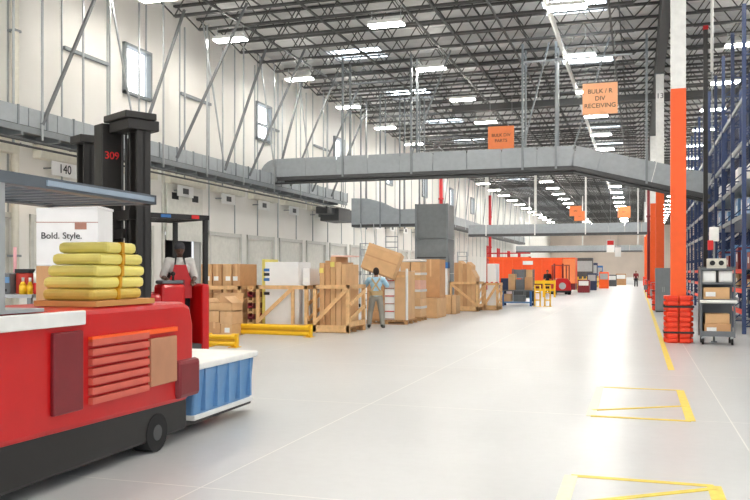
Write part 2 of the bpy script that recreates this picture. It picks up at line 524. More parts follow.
LZ = 9.8
proto = None
for xr, nm in ((-13.7, 'the row beside the dock wall'), (-7.95, 'the middle row over the aisle'), (-2.1, 'the row beside the column line'), (3.6, 'the row over the blue racks'), (10.5, 'the row beyond the blue racks')):
    k2 = 0
    for k in range(-5, 21):
        y = 26 + 6.2 * k
        if k == -1 and xr < -13: y = 21.4
        v = inview(xr, y, LZ)
        if v and k2 < 19: k2 += 1
        lb = 'tube light in %s, %s from the camera' % (nm, ORD[max(k2 - 1, 0)] if v else 'behind')
        if not v: lb = 'tube light in %s, out of the picture' % nm
        if proto is None: proto = lamp(lb, (xr, y, LZ))
        else: copy_tree(proto, None, lb, (xr, y, LZ))
# white sprinkler main
t = thing('sprinkler_main', 'long white sprinkler pipe running under the roof along the aisle', 'pipe', (-2.75, 0, 10.1))
MB().cyl((0, 16, 0), (0, 92, 0), .085, 12).build('pipe', white, t)
for k in range(12): MB().cyl((0, 20 + 6 * k, .05), (0, 20 + 6 * k, .3), .012, 6).build('hanger', galv, t)
# ================================================================ CONVEYORS
def side_panels(mb, p, q, h, n, up=Vector((0, 0, 1))):
    p, q = Vector(p), Vector(q)
    for k in range(n):
        a, b_ = p.lerp(q, (k + .015) / n), p.lerp(q, (k + .985) / n)
        mb.bar(a + up * h / 2, b_ + up * h / 2, .03, h)


# along the dock wall
CXW, CZ = -14.9, 5.7
t = thing('wall_conveyor', 'long grey overhead conveyor running along the dock wall', 'conveyor', (CXW, 0, 0))
y0, y1 = 4.0, 40.4
sp = MB(); side_panels(sp, (.4, y0, CZ - .45), (.4, y1, CZ - .45), .45, 34); sp.build('side_panel', panelg, t)
sp = MB(); side_panels(sp, (-.4, y0, CZ - .45), (-.4, y1, CZ - .45), .45, 34); sp.build('side_panel', panelg, t)
MB().b(-.4, .4, y0, y1, CZ - .52, CZ - .45).build('belt_bed', dsteel, t)
fr = MB(); fr.b(.34, .42, y0, y1, CZ - .62, CZ - .47).b(-.42, -.34, y0, y1, CZ - .62, CZ - .47)
for k in range(26): fr.b(-.4, .4, y0 + 1.4 * k, y0 + 1.4 * k + .08, CZ - .7, CZ - .52)
fr.build('frame', steel, t)
fr = MB().cyl((.55, y0, CZ - .86), (.55, y1, CZ - .86), .035).cyl((.2, y0, CZ - .92), (.2, y1, CZ - .92), .03); fr.build('conduit', dsteel, t)
for k in range(36): MB().bar((.42, y0 + k * 1.04, CZ - .47), (.42, y0 + k * 1.04, CZ + .02), .05).build('panel_post', steel, t)
# drop section at the end of the wall run
MB().b(-.5, .5, y1 - 1.5, y1 + .6, CZ - 1.5, CZ - .86).build('drive_unit', dsteel, t)
MB().b(-.3, .3, y1 - 2.6, y1 - 1.5, CZ - 1.2, CZ - .86).build('drive_motor', dsteel, t)
# hanger rods and diagonal sway braces up to the roof
for k in range(10):
    y = 17.3 + 2.8 * k
    for s in (-.45, .45):
        MB().bar((s, y, CZ - .75), (s, y, JB + .05), .045).build('hanger_rod', galv, t)
for k, (ya, dx, dy) in enumerate(((17.3, .1, 2.6), (21.5, .1, 2.5), (23.7, 2.4, .3), (27.0, .6, 2.2), (29.0, 2.2, .4), (31.5, .3, 2.2), (33.0, 2.0, .5), (35.5, 2.2, .5), (38.0, 1.5, 1.5))):
    MB().bar((.45, ya, CZ - .35), (.45 + dx, ya + dy, JB + .05), .075).build('sway_brace', brace_m, t)
    if k % 2: MB().bar((.45, ya, CZ - .35), (.45, ya - 1.6, JB + .05), .045).build('sway_brace', galv, t)

# wall conveyor beyond the grey tower
t = thing('wall_conveyor', 'farther stretch of grey overhead conveyor along the dock wall past the grey tower', 'conveyor', (-15.0, 0, 0))
ya, yb, z_ = 62.0, 112.0, 5.55
sp = MB(); side_panels(sp, (.4, ya, z_), (.4, yb, z_), .7, 26); sp.build('side_panel', panelg, t)
sp = MB(); side_panels(sp, (-.4, ya, z_), (-.4, yb, z_), .7, 26); sp.build('side_panel', panelg, t)
MB().b(-.45, .45, ya, yb, z_ - .25, z_).build('frame', dsteel, t)
for k in range(12):
    MB().bar((.45, ya + 1 + 4.3 * k, z_ - .2), (.45, ya + 1 + 4.3 * k, JB + .05), .06).build('hanger_rod', galv, t)
    MB().bar((.45, ya + 1 + 4.3 * k, z_ + .5), (.45, ya + 3 + 4.3 * k, JB + .05), .07).build('sway_brace', steel, t)

# bridge conveyor across the aisle
BY, BZ = 32.0, 6.35
t = thing('bridge_conveyor', 'grey overhead conveyor bridging the whole aisle and sloping down to the racks', 'conveyor', (0, BY, 0))
xa, xb, xc, zd = -14.5, -2.3, 2.45, 1.23


def bz(x): return BZ if x <= xb else BZ - zd * (x - xb) / (xc - xb)


for s in (-.42, .42):
    sp = MB()
    side_panels(sp, (xa, s, BZ - .75), (xb, s, BZ - .75), .75, 9)
    side_panels(sp, (xb, s, BZ - .75), (xc, s, BZ - .75 - zd), .75, 5)
    sp.build('side_panel', panelg, t)
MB().bar((xa, 0, BZ - .8), (xb, 0, BZ - .8), .8, .06).bar((xb, 0, BZ - .8), (xc, 0, BZ - .8 - zd), .8, .06).build('belt_bed', dsteel, t)
fr = MB()
for s in (-.44, .44):
    fr.bar((xa, s, BZ - .84), (xb, s, BZ - .84), .06, .16).bar((xb, s, BZ - .84), (xc, s, BZ - .84 - zd), .06, .16)
fr.build('frame', dsteel, t)
fr = MB(); fr.cyl((xa, -.6, BZ - 1.05), (xb, -.6, BZ - 1.05), .045).cyl((xb, -.6, BZ - 1.05), (xc, -.6, BZ - 1.05 - zd), .045); fr.build('conduit', dsteel, t)
for x in (-11.5, -8.6, -4.2, -2.95, .3):
    for s in (-.46, .46):
        MB().bar((x, s, bz(x) - .85), (x, s, JB + .05), .08).build('hanger_post', steel, t)
    MB().bar((x, -.46, JB - .3), (x, .46, JB - .3), .06).build('hanger_crossbar', steel, t)
MB().bar((-4.2, -.46, 9.6), (-.2, -.46, 9.6), .07).build('hanger_crossbar', galv, t)
for x, d in ((-8.6, 1.6), (-4.2, 1.0), (-2.3, 1.3)):
    MB().bar((x, -.46, bz(x) - .1), (x + d, -.46, JB + .05), .055).build('sway_brace', steel, t)
# curved guard where it leaves the wall line
arc = [(-15.25, BZ - .75)] + [(-14.5 - .75 * math.cos(a), BZ - .75 + .75 * math.sin(a)) for a in [PI / 2 * i / 6 for i in range(7)]] + [(-14.5, BZ - .75)]
MB().prism(arc, -.44, -.40, 'y').build('curved_panel', panelg, t)

# second bridge, ending at the grey tower
Z2 = 41.0
x2, y2 = at(358, Z2); x3, y3 = at(414, 39.5)
t = thing('bridge_conveyor', 'short grey overhead conveyor with a humped side running from the wall to the grey tower', 'conveyor', (0, y2, 0))
zt, zb = zz(211, Z2), zz(225, Z2)
for s in (-.4, .4):
    hump = [(x2 - .2, zb), (x3 + 1.0, zb), (x3 + 1.0, zt), (x2 + 2.3, zt), (x2 + 1.8, zt + .12), (x2 + 1.2, zt + .42), (x2 + .6, zt + .58), (x2 - .2, zt + .6)]
    MB().prism(hump, s - .015, s + .015, 'y').build('side_panel', panelg, t)
MB().b(x2 - .2, x3 + 1, -.4, .4, zb - .12, zb).build('frame', dsteel, t)
for k in range(4):
    x = x2 + .3 + 1.0 * k
    for s in (-.44, .44): MB().bar((x, s, zb - .2), (x, s, JB + .05), .06).build('hanger_post', steel, t)
# third bridge far down the aisle
t = thing('bridge_conveyor', 'distant grey overhead conveyor crossing the aisle before the hanging orange signs', 'conveyor', (0, 68, 0))
for s in (-.4, .4):
    sp = MB(); side_panels(sp, (-13.5, s, 4.75), (1.5, s, 4.75), .75, 12); sp.build('side_panel', panelg, t)
MB().b(-13.5, 1.5, -.42, .42, 4.55, 4.75).build('frame', dsteel, t)
for x in (-12, -8, -4, 0):
    for s in (-.44, .44): MB().bar((x, s, 4.6), (x, s, JB + .05), .09).build('hanger_post', white, t)
# fourth, even farther
t = thing('bridge_conveyor', 'farthest thin grey conveyor crossing the aisle near the end wall', 'conveyor', (0, 96, 0))
for s in (-.4, .4):
    sp = MB(); side_panels(sp, (-13.5, s, 4.0), (.5, s, 4.0), .6, 10); sp.build('side_panel', panelg, t)
MB().b(-13.5, .5, -.42, .42, 3.85, 4.0).build('frame', dsteel, t)
for x in (-12, -6, 0): MB().bar((x, 0, 3.9), (x, 0, JB + .05), .12).build('hanger_post', white, t)

# grey tower (vertical lift enclosure)
Zt = 36.0
xa, ya = at(415, Zt); xb, yb = at(449.5, Zt)
t = thing('lift_tower', 'tall plain grey sheet metal tower standing behind the cardboard stacks', 'conveyor tower', ((xa + xb) / 2, ya + .8, 0))
hw, zt = (xb - xa) / 2 / 1.03, zz(204, Zt)
tw = MB()
for k in range(3): tw.b(-hw, hw, -.7, .7, k * zt / 3 + .008, (k + 1) * zt / 3 - .008)
tw.build('cladding', mat('tower_grey', (126, 130, 132), .5, .1), t, bevel=.01)
for sx in (-1, 1):
    MB().b(sx * hw - .04, sx * hw + .04, -.75, -.67, 0, zt).build('corner_post', steel, t)
MB().b(-hw, hw, -.715, -.70, 2.2, 2.26).build('band', dsteel, t)

# ================================================================ HANGING SIGNS
def hsign(px, py, Z, w, h, lines, label_, sz, mt=None):
    x, y = at(px, Z); z = zz(py, Z)
    t = thing('hanging_sign', label_, 'sign', (x, y, z))
    MB().b(-w / 2, w / 2, -.01, .01, -h / 2, h / 2).build('board', mt or sgnor, t)
    for sx in (-.42, .42): MB().cyl((sx * w, 0, h / 2), (sx * w, 0, JB + .04 - z), .007, 6).build('hanging_wire', galv, t)
    n = len(lines)
    for i, s in enumerate(lines): text(s, 'lettering', ink, t, (0, -.012, h * .23 * ((n - 1) / 2 - i)), (PI / 2, 0, 0), sz)


hsign(600, 98.5, 29, 1.2, 1.1, ['BULK / R', 'DIV', 'RECEIVING'], 'pale orange sign reading BULK / R DIV RECEIVING hanging over the aisle', .22, mat('sign_lit_through', (252, 184, 138), .6, var=.03))  # paler orange paints in light passing through the board
hsign(501, 138, 37.2, 1.18, 1.08, ['BULK DIV', 'PARTS'], 'deeper orange sign with two text lines hanging behind the conveyor bridge', .2)
hsign(575.5, 211, 80, 1.15, 1.0, ['DIV'], 'small distant orange sign hanging left of the far aisle middle, upper of an overlapping pair', .2)
hsign(580, 216, 84, 1.15, 1.0, ['DIV'], 'small distant orange sign half hidden, lower of an overlapping pair', .2)
hsign(624, 212, 80, 1.2, 1.1, ['DIV'], 'small distant orange sign hanging by itself near the orange columns', .2)
x, y = at(610.5, 78)
t = thing('hanging_sign', 'distant white sign with a red top panel hanging under the far conveyor', 'sign', (x, y, zz(246, 78)))
MB().b(-.36, .36, -.01, .01, -.6, .6).build('board', label, t)
MB().b(-.3, .3, -.02, -.01, .1, .52).build('red_panel', inkr, t)
MB().cyl((0, 0, .6), (0, 0, JB - zz(246, 78)), .01, 6).build('hanging_wire', galv, t)
x, y = at(618, 70)
t = thing('hanging_sign', 'distant blank white notice hanging beside the red topped sign', 'sign', (x, y, zz(252, 70)))
MB().b(-.25, .25, -.01, .01, -.4, .4).build('board', label, t)
MB().cyl((0, 0, .4), (0, 0, JB - zz(252, 70)), .01, 6).build('hanging_wire', galv, t)

# ================================================================ RACKS
def rack(x0, x1, y0, n, bay, ztop, levels, label_, panel=True):
    t = thing('pallet_rack', label_, 'rack', (x0, y0, 0))
    w = x1 - x0
    for k in range(n + 1):
        y = bay * k
        f = MB().b(-.05, .05, y - .04, y + .04, 0, ztop).b(w - .05, w + .05, y - .04, y + .04, 0, ztop)
        z = .2
        while z < ztop - 1.0:
            f.bar((0, y, z), (w, y, z), .035); f.bar((0, y, z), (w, y, z + 1.0), .03); z += 1.0
        f.build('upright_frame', blue, t)
    for z in levels:
        for k in range(n):
            for xx, mt in ((0, steel if z > 2.5 else gor), (w, steel)):
                MB().b(xx - .03, xx + .03, bay * k + .04, bay * (k + 1) - .04, z - .06, z + .06).build('beam', mt if k % 2 == 0 or z > 2.5 else steel, t)
    if panel:
        for k in range(n):
            mb = MB(); z = 2.9
            g = .1
            for q in range(int(bay / g)): mb.b(w + .06, w + .07, bay * k + q * g, bay * k + q * g + .045, z, ztop - .6)
            for q in range(int((ztop - .6 - z) / g)): mb.b(w + .06, w + .075, bay * k, bay * (k + 1), z + q * g, z + q * g + .045)
            mb.build('mesh_back', navy, t)
    return t


RXX, RY0, BAY = 2.6, 23.0, 2.7
lv = (.55, 1.1, 1.62, 3.05, 3.95, 4.95, 6.1)
AR = rack(RXX, RXX + 1.1, RY0, 13, BAY, 8.5, lv, 'blue pallet rack with grey beams lining the aisle behind the grey cart')
rack(RXX + 1.5, RXX + 2.6, RY0 + 1, 12, BAY, 8.5, (1.2, 2.6, 4.1, 5.6, 7.1), 'second blue pallet rack standing back to back behind the aisle rack')
rack(RXX + 6.0, RXX + 7.1, RY0 + 8, 9, BAY, 8.5, (1.2, 2.6, 4.1, 5.6, 7.1), 'farther blue pallet rack beyond the gap behind the aisle racks', False)
# cartons on the rack beams
k = 0
cols = (card, card2, wbox, dred, card3, navy, tote)
nmc = ('brown', 'dark brown', 'white', 'maroon', 'light brown', 'navy', 'blue')
for lev in (1.16, 1.68, 3.11, 4.01):
    for b_ in range(4):
        for q in range(2):
            c = (k * 3 + b_) % 7; sy = .6 + .3 * ((k * 7) % 5) / 5; sz = min(.38, .25 + .1 * (k % 4)) if lev < 1.6 else .45 + .1 * (k % 4)
            y = RY0 + BAY * b_ + .75 + 1.25 * q
            o = MB().b(-.36, .36, -sy / 2, sy / 2, 0, sz).build('carton', cols[c], None, bevel=.01, loc=(RXX + .55, y, lev))
            lvn = {1.16: 'second', 1.68: 'third', 3.11: 'fourth', 4.01: 'fifth'}[lev]
            tag(o, '%s carton on the %s beam level, %s bay of the aisle rack, %s end' % (nmc[c], lvn, ORD[b_], ('near', 'far')[q]), 'box', 'cartons on the aisle rack')
            MB().b(-.366, -.36, -.12, .1, sz * .35, sz * .7).build('carton_label', label, o)
            k += 1
# shelf decks carry the cartons
for lev in (1.1, 1.62, 3.05, 3.95):
    d = MB().b(RXX - .02, RXX + 1.12, RY0 + .06, RY0 + BAY * 4 - .06, lev + .055, lev + .06)
    o = d.build('shelf_deck', galv)
    tag(o, '%s sheet shelf deck lying on the beams of the aisle rack, from the floor up' % ORD[(1.1, 1.62, 3.05, 3.95).index(lev)], 'shelf')

# dark post, hanging white pole near the racks
x, y = at(705.5, 27.5)
t = thing('steel_post', 'dark steel post with a red tip standing before the blue rack', 'post', (x, y, 0))
MB().b(-.07, .07, -.07, .07, 0, zz(30, 27.5)).build('post', black, t)
MB().b(-.08, .08, -.08, .08, zz(30, 27.5), zz(26, 27.5)).build('red_tip', inkr, t)
MB().b(-.15, .15, -.15, .15, 0, .02).build('base_plate', black, t)
x, y = at(712, 24)
t = thing('hanging_pole', 'white pole hanging from the roof above the grey cart', 'pole', (x, y, JB + .04))
MB().cyl((0, 0, -1.2 - (JB - zz(46, 24)) + .4), (0, 0, 0), .045, 10).build('pole', white, t)
MB().cyl((0, 0, -5.2), (0, 0, -1.2 - (JB - zz(46, 24)) + .4), .012, 6).build('cable', galv, t)

# ================================================================ CART BESIDE THE COLUMN
x, y = at(714, 18.3)
t = thing('utility_cart', 'grey steel wheeled cart carrying cartons beside the orange column', 'cart', (x + .05, y, 0), 0)
w, d = .34, .3
for sx in (-1, 1):
    for sy in (-1, 1):
        MB().b(sx * w - .02, sx * w + .02, sy * d - .02, sy * d + .02, .16, 1.72).build('post', dgrey, t)
        cf = MB().b(sx * (w - .04) - .035, sx * (w - .04) + .035, sy * (d - .04) - .02, sy * (d - .04) + .02, .13, .17).build('caster_fork', galv, t)
        c = MB().cyl((sx * (w - .04) - .02, sy * (d - .04), .07), (sx * (w - .04) + .02, sy * (d - .04), .07), .07, 14)
        c.build('wheel', rubber, cf)
for z in (.2, .98, 1.35, 1.66): MB().b(-w, w, -d, d, z - .02, z + .02).build('shelf', dgrey, t)
MB().b(-w, w, -d - .012, -d, .18, .3).build('front_lip', dgrey, t)
MB().b(-w - .015, -w, -d, d, .2, 1.72).build('side_panel', dgrey, t)
MB().b(-w, w, d, d + .012, .2, 1.72).build('back_panel', dgrey, t)
MB().cyl((-w - .03, -d - .08, .95), (w + .05, -d - .08, .95), .035, 12).b(-w, -w + .03, -d - .08, -d, .93, .97).b(w - .03, w, -d - .08, -d, .93, .97).build('push_handle', white, t)
ox, oy = x + .05, y
for (lx, z, sx, sz, mt, lb) in ((-.02, 1.0, .27, .26, card, 'brown carton on the upper shelf of the grey cart'), (.0, .22, .27, .24, card2, 'darker brown carton lying on the bottom shelf of the grey cart')):
    o = MB().b(-sx, sx, -.25, .25, 0, sz).build('carton', mt, None, bevel=.008, loc=(ox + lx, oy, z)); tag(o, lb, 'box')
    MB().b(-sx + .05, -.02, -.256, -.25, .06, .16).build('carton_label', label, o)
o = MB().b(-.25, .25, -.22, .22, 0, .22).build('carton', card, None, bevel=.008, loc=(ox, oy, .46)); tag(o, 'brown carton resting on top of the bottom carton in the grey cart', 'box')
for i, lx in enumerate((-.17, .17)):
    o = MB().b(-.14, .14, -.24, .24, 0, .26).build('plastic_bin', plast, None, bevel=.02, loc=(ox + lx, oy, 1.37)); tag(o, ('clear plastic bin on the cart shelf beside the grey side panel', 'clear plastic bin on the cart shelf away from the side panel')[i], 'bin')
    MB().b(-.11, .11, -.246, -.24, .04, .2).build('bin_label', label, o)
t = thing('power_unit', 'cream box with two round dials standing on top of the grey cart', 'device', (ox, oy, 1.68))
MB().b(-.2, .2, -.1, .1, 0, .22).build('case', cream, t, bevel=.01)
for sx in (-.09, .09): MB().cyl((sx, -.1, .12), (sx, -.125, .12), .055, 14).build('dial', black, t)
t = thing('signal_pole', 'red and white signal device on a thin pole above the grey cart', 'device', (ox - .02, oy + .38, 0))
MB().cyl((0, 0, 0), (0, 0, 2.65), .025, 10).build('pole', steel, t)
MB().b(-.1, .1, -.06, .06, 2.3, 2.62).build('white_case', white, t, bevel=.01)
MB().b(-.13, -.02, -.08, .08, 2.1, 2.32).build('red_case', inkr, t, bevel=.01)
MB().b(-.06, .06, -.06, .06, 0, .03).build('base_plate', steel, t)
# grey cabinet behind the first orange column
Zc = dep(312); x, y = at(664, Zc)
t = thing('steel_cabinet', 'grey steel cabinet standing between the first two orange columns', 'cabinet', (x - .02, y + .25, 0))
MB().b(-.31, .31, -.25, .25, .04, zz(268, Zc)).build('case', steel, t, bevel=.008)
for sx in (-1, 1):
    dr = MB().b(min(sx * .3, sx * .01), max(sx * .3, sx * .01), -.265, -.25, .1, zz(268, Zc) - .04).build('door', steel, t)
    MB().b(sx * .03 - .01, sx * .03 + .01, -.29, -.265, .8, 1.0).build('handle', galv, dr)
MB().b(-.29, .29, -.23, .23, 0, .04).build('plinth', black, t)
# ================================================================ GOODS ALONG THE DOCK
def pallet(t, x0, x1, y0, y1, h=.13, name='pallet_base', m=None):
    mb = MB()
    n = max(3, int((x1 - x0) / .16)); st = (x1 - x0) / n
    for k in range(n): mb.b(x0 + k * st + .01, x0 + (k + 1) * st - .01, y0, y1, h - .025, h)
    for yy in (y0 + .005, (y0 + y1) / 2 - .04, y1 - .085):
        for xx in (x0 + .005, (x0 + x1) / 2 - .05, x1 - .105): mb.b(xx, xx + .1, yy, yy + .08, .02, h - .045)
        mb.b(x0, x1, yy, yy + .08, 0, .02).b(x0, x1, yy, yy + .08, h - .045, h - .025)
    return mb.build(name, m or wood2, t)


def crate(label_, x0, x1, y0, y1, h, diag=1, mid=None, side=True):
    """open timber crate; x0..x1 across, y0 front"""
    t = thing('timber_crate', label_, 'crate', ((x0 + x1) / 2, (y0 + y1) / 2, 0))
    w, d = (x1 - x0) / 2, (y1 - y0) / 2
    pallet(t, -w, w, -d, d)
    for sx in (-1, 1):
        for sy in (-1, 1):
            MB().b(sx * w - .045, sx * w + .045, sy * d - .045, sy * d + .045, .0, h).build('post', wood, t)
    if mid is not None: MB().b(mid - .04, mid + .04, -d - .05, -d + .02, .0, h).build('post', wood, t)
    for sy in (-1, 1):
        MB().b(-w - .05, w + .05, sy * (d + .03) - .015, sy * (d + .03) + .015, h - .1, h).build('rail', wood, t)
        MB().b(-w - .05, w + .05, sy * (d + .03) - .015, sy * (d + .03) + .015, .02, .2).build('rail', wood, t)
    for sx in (-1, 1):
        MB().b(sx * (w + .03) - .015, sx * (w + .03) + .015, -d, d, h - .1, h).build('rail', wood, t)
        MB().b(sx * (w + .03) - .015, sx * (w + .03) + .015, -d, d, .16, .3).build('rail', wood, t)
    xr = w if mid is None else mid
    a, b_ = ((-w, .25), (xr, h - .08)) if diag > 0 else ((-w, h - .08), (xr, .25))
    MB().bar((a[0], -d - .055, a[1]), (b_[0], -d - .055, b_[1]), .025, .1, up=(0, 0, 1)).build('brace', wood, t)
    if side:
        for zz0 in (.35, .75):
            MB().bar((w + .055, -d, zz0), (w + .055, d, zz0 + .35), .025, .1).build('brace', wood, t)
    return t


def carton(name, label_, x0, x1, y0, y1, z0, z1, m, cat='box', group=None, tape=True, lab=None, bevel=.008):
    cx, cy = (x0 + x1) / 2, (y0 + y1) / 2; w, d, h = (x1 - x0) / 2, (y1 - y0) / 2, z1 - z0
    o = MB().b(-w, w, -d, d, 0, h).build(name, m, None, bevel=bevel, loc=(cx, cy, z0))
    tag(o, label_, cat, group)
    if tape: MB().b(-.03, .03, -d - .002, -d, h * .55, h).b(-.03, .03, -d, d, h, h + .002).build('tape', card3 if m is not card3 else card, o)
    if lab: MB().b(lab[0] - .07, lab[0] + .07, -d - .004, -d, h * lab[1] - .06, h * lab[1] + .06).build('paper_label', label, o)
    return o


# --- crate with tall brown panels (left of the worker)
ZA = 21.7
xl, yA = at(315, ZA); xr, _ = at(352, ZA)
crate('open pine crate packed with tall brown cartons just behind the worker', xl, xr, yA, yA + 1.25, 1.26, 1)
n = 5; st = (xr - xl - .16) / n
tops = (1.84, 1.9, 2.0, 1.86, 1.8)
pos = ('outermost on the barrier side', 'second from the barrier side', 'tallest, in the middle', 'second from the worker', 'nearest the worker')
for k in range(n):
    x = xl + .08 + k * st
    o = carton('tall_carton', 'tall narrow brown carton in the crate by the worker, %s' % pos[k], x + .008, x + st - .008, yA + .1 + .02 * (k % 2), yA + 1.1, .135, tops[k], (card, card2, card, card3, card)[k], 'box', 'tall cartons in the crate by the worker', tape=False)
    if k in (0, 2): MB().b(-.05, .05, -.56, -.505, tops[k] - .4, tops[k] - .27).build('yellow_label', ywrap, o)
o = carton('foam_sheet', 'pinkish foam sheet lying on top of the tall brown cartons', xr - .55, xr - .05, yA + .2, yA + 1.05, 2.005, 2.04, mat('foam_pink', (236, 196, 184), .8), 'foam', tape=False)
# --- crate with the big white carton
ZB = 22.3
xl, yB = at(258, ZB); xr, _ = at(313, ZB)
crate('open pine crate holding big white cartons behind the long yellow barrier', xl, xr, yB, yB + 1.2, 1.24, 1, mid=.32)
xa, _ = at(264, ZB); xb, _ = at(302, ZB)
o = carton('white_carton', 'big white carton standing in the crate behind the long yellow barrier', xa, xb, yB + .12, yB + 1.0, .135, 1.87, wbox, lab=None, tape=False)
for z, m in ((1.62, bluep), (1.5, ink), (1.36, bluep), (.98, ink)): MB().b(-.53, -.36, -.445, -.44, z - .14, z - .06).build('printed_panel', m, o)
xa, _ = at(303.5, ZB); xb, _ = at(312, ZB)
carton('white_carton', 'narrow white carton squeezed beside the big white carton in the crate', xa, xb, yB + .3, yB + 1.0, .135, 1.7, wbox, tape=False, lab=(0, .8))
xa, _ = at(300, ZB + 2); xb, _ = at(321, ZB + 2)
carton('wrapped_bundle', 'white wrapped bundle standing on the floor behind the two pine crates', xa, xb, yB + 1.55, yB + 2.2, 0, 1.62, plast, 'bundle', tape=False, bevel=.04)
# yellow strip box beside it
xa, _ = at(258.5, ZB); xb, _ = at(263.5, ZB)
carton('slim_carton', 'slim pale carton with yellow print beside the big white carton', xa + .04, xb, yB + .14, yB + 1.0, .135, 1.95, ywrap, tape=False)
# --- stack of slatted trays
xa, _ = at(249, ZB + .2); xb, _ = at(256, ZB + .2)
t = thing('tray_stack', 'dark slotted stack of trays between the brown cartons and the white carton crate', 'trays', ((xa + xb) / 2 - .02, yB + .5, 0))
for k in range(8):
    MB().b(-.09, .09, -.45, .45, .15 * k + .03, .15 * k + .075).b(-.09, -.06, -.45, .45, .15 * k, .15 * k + .15).b(.06, .09, -.45, .45, .15 * k, .15 * k + .15).build('tray', wood if k % 2 else dred, t)
# --- crate with brown cartons, left
ZC = 22.9
xl, yC = at(196, ZC); xr, _ = at(247, ZC)
crate('open pine crate loaded with brown cartons behind the open-topped carton', xl, xr, yC, yC + 1.3, 1.22, -1, mid=.25)
xs = [at(p, ZC)[0] for p in (199, 213, 224.5, 236, 246)]
for k, nm in enumerate(('first from the truck', 'second from the truck', 'third from the truck', 'last, beside the white carton crate')):
    carton('upper_carton', 'upper row brown carton on the left crate, %s' % nm, xs[k] + .02, xs[k + 1] - .02, yC + .1, yC + 1.15, 1.02, 1.82, (card, card2, card, card2)[k], 'box', 'upper row of brown cartons', lab=(-.03 if k % 2 else .03, .5))
    carton('lower_carton', 'lower row brown carton in the left crate, %s' % nm, xs[k] + .02, xs[k + 1] - .02, yC + .12, yC + 1.15, .135, 1.015, (card2, card, card3, card)[k], 'box', 'lower row of brown cartons')
# --- open carton pile in front
ZO = 20.6
xa, yo = at(208, ZO); xb, _ = at(236, ZO)
w = (xb - xa)
for k, (a, b_, z0, z1, mt, lb) in enumerate(((0, .52, .0, .34, card2, 'bottom carton of the pile under the open carton, towards the truck'), (.54, 1, 0, .3, card, 'bottom carton of the pile under the open carton, towards the yellow barrier'),
                                           (.03, .46, .345, .62, card, 'small carton in the middle of the pile, towards the truck'), (.5, .98, .305, .62, card3, 'small carton in the middle of the pile, towards the yellow barrier'))):
    carton('small_carton', lb, xa + a * w, xa + b_ * w, yo, yo + .6, z0, z1, mt, lab=(.02, .5) if k == 1 else None)
t = thing('open_carton', 'brown carton with raised flaps open on top of the small carton pile', 'box', ((xa + xb) / 2, yo + .3, .625))
hw, hd, h = w / 2, .3, .2
MB().b(-hw, hw, -hd, -hd + .012, 0, h).b(-hw, hw, hd - .012, hd, 0, h).b(-hw, -hw + .012, -hd, hd, 0, h).b(hw - .012, hw, -hd, hd, 0, h).b(-hw, hw, -hd, hd, 0, .012).build('carton_body', card, t)
MB().bar((0, hd, h), (0, hd + .02, h + .24), 2 * hw, .01).build('flap', card3, t)
MB().bar((hw, 0, h), (hw - .22, 0, h + .16), 2 * hd, .01).build('flap', card3, t)
MB().bar((-hw, 0, h), (-hw - .08, 0, h + .1), 2 * hd, .01).build('flap', card3, t)
MB().b(-hw + .03, hw - .03, -hd + .03, hd - .03, .012, h - .03).build('packed_contents', dred, t)
# --- yellow floor barriers
def barrier(label_, p, q, h):
    p, q = Vector((*p, 0)), Vector((*q, 0)); L_ = (q - p).length
    t = thing('floor_barrier', label_, 'barrier', (p + q) / 2, math.atan2(q.y - p.y, q.x - p.x))
    prof = [(-.06, .03), (-.02, .03), (-.02, .1), (-.05, .13), (-.05, .17), (-.02, .2), (-.02, h), (-.06, h), (-.09, h - .03), (-.09, .215), (-.06, .185), (-.06, .125), (-.09, .095), (-.09, .06)]
    MB().prism(prof, -L_ / 2, L_ / 2, 'x').build('rail', yellow, t)
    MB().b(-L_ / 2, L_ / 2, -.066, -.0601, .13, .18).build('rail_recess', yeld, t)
    for x in (-L_ / 2 + .04, L_ / 2 - .04):
        MB().b(x - .06, x + .06, -.02, .1, 0, h + .02).build('post', yellow, t)
        MB().b(x - .1, x + .1, -.1, .14, 0, .012).build('foot_plate', yellow, t)


barrier('long yellow steel floor barrier before the white carton crate', at(237, 21.0), at(310, 20.1), .29)
barrier('short yellow steel floor barrier nearest the driver truck', at(206, 17.6), at(236, 17.4), .27)

# --- goods round the worker
ZD = 25.3
xa, yd = at(366, ZD); xb, _ = at(386, ZD)
t = thing('pallet', 'wooden pallet under the carton stacks in front of the worker', 'pallet', (0, 0, 0))
xe, _ = at(411, ZD)
pallet(t, xa, xe, yd, yd + 1.2, .13, 'pallet_deck')
for k in range(4): carton('flat_carton', 'brown carton in the stack hidden behind the worker, %s from the pallet' % ORD[k], xa + .01, xb - .02, yd + .05, yd + 1.1, .135 + .3 * k, .43 + .3 * k, (card2, card, card2, card)[k], 'box', 'brown cartons behind the worker', tape=False)
xc, _ = at(397.5, ZD)
for k in range(6):
    o = carton('flat_carton', 'white-fronted flat carton in the stack right of the worker, %s from the pallet' % ORD[k], xb + .0, xc - .01, yd + .04, yd + 1.1, .135 + .235 * k, .36 + .235 * k, wbox, 'box', 'white flat cartons by the worker', tape=False)
    MB().b(-.15, .15, -.536, -.53, .012, .04).build('red_stripe', inkr if k % 2 else inkbr, o)
o = carton('plywood_case', 'tall narrow brown case standing right of the white flat cartons', xc + .0, xe - .06, yd - .02, yd + 1.12, .135, 1.62, card3, 'case', tape=False)
MB().b(-.15, .15, -.59, -.57, 1.3, 1.36).build('batten', wood, o)
o = carton('foam_post', 'thin white corner post strapped beside the tall brown case', xe - .055, xe, yd + .0, yd + .1, .135, 1.7, wbox, 'post', tape=False)
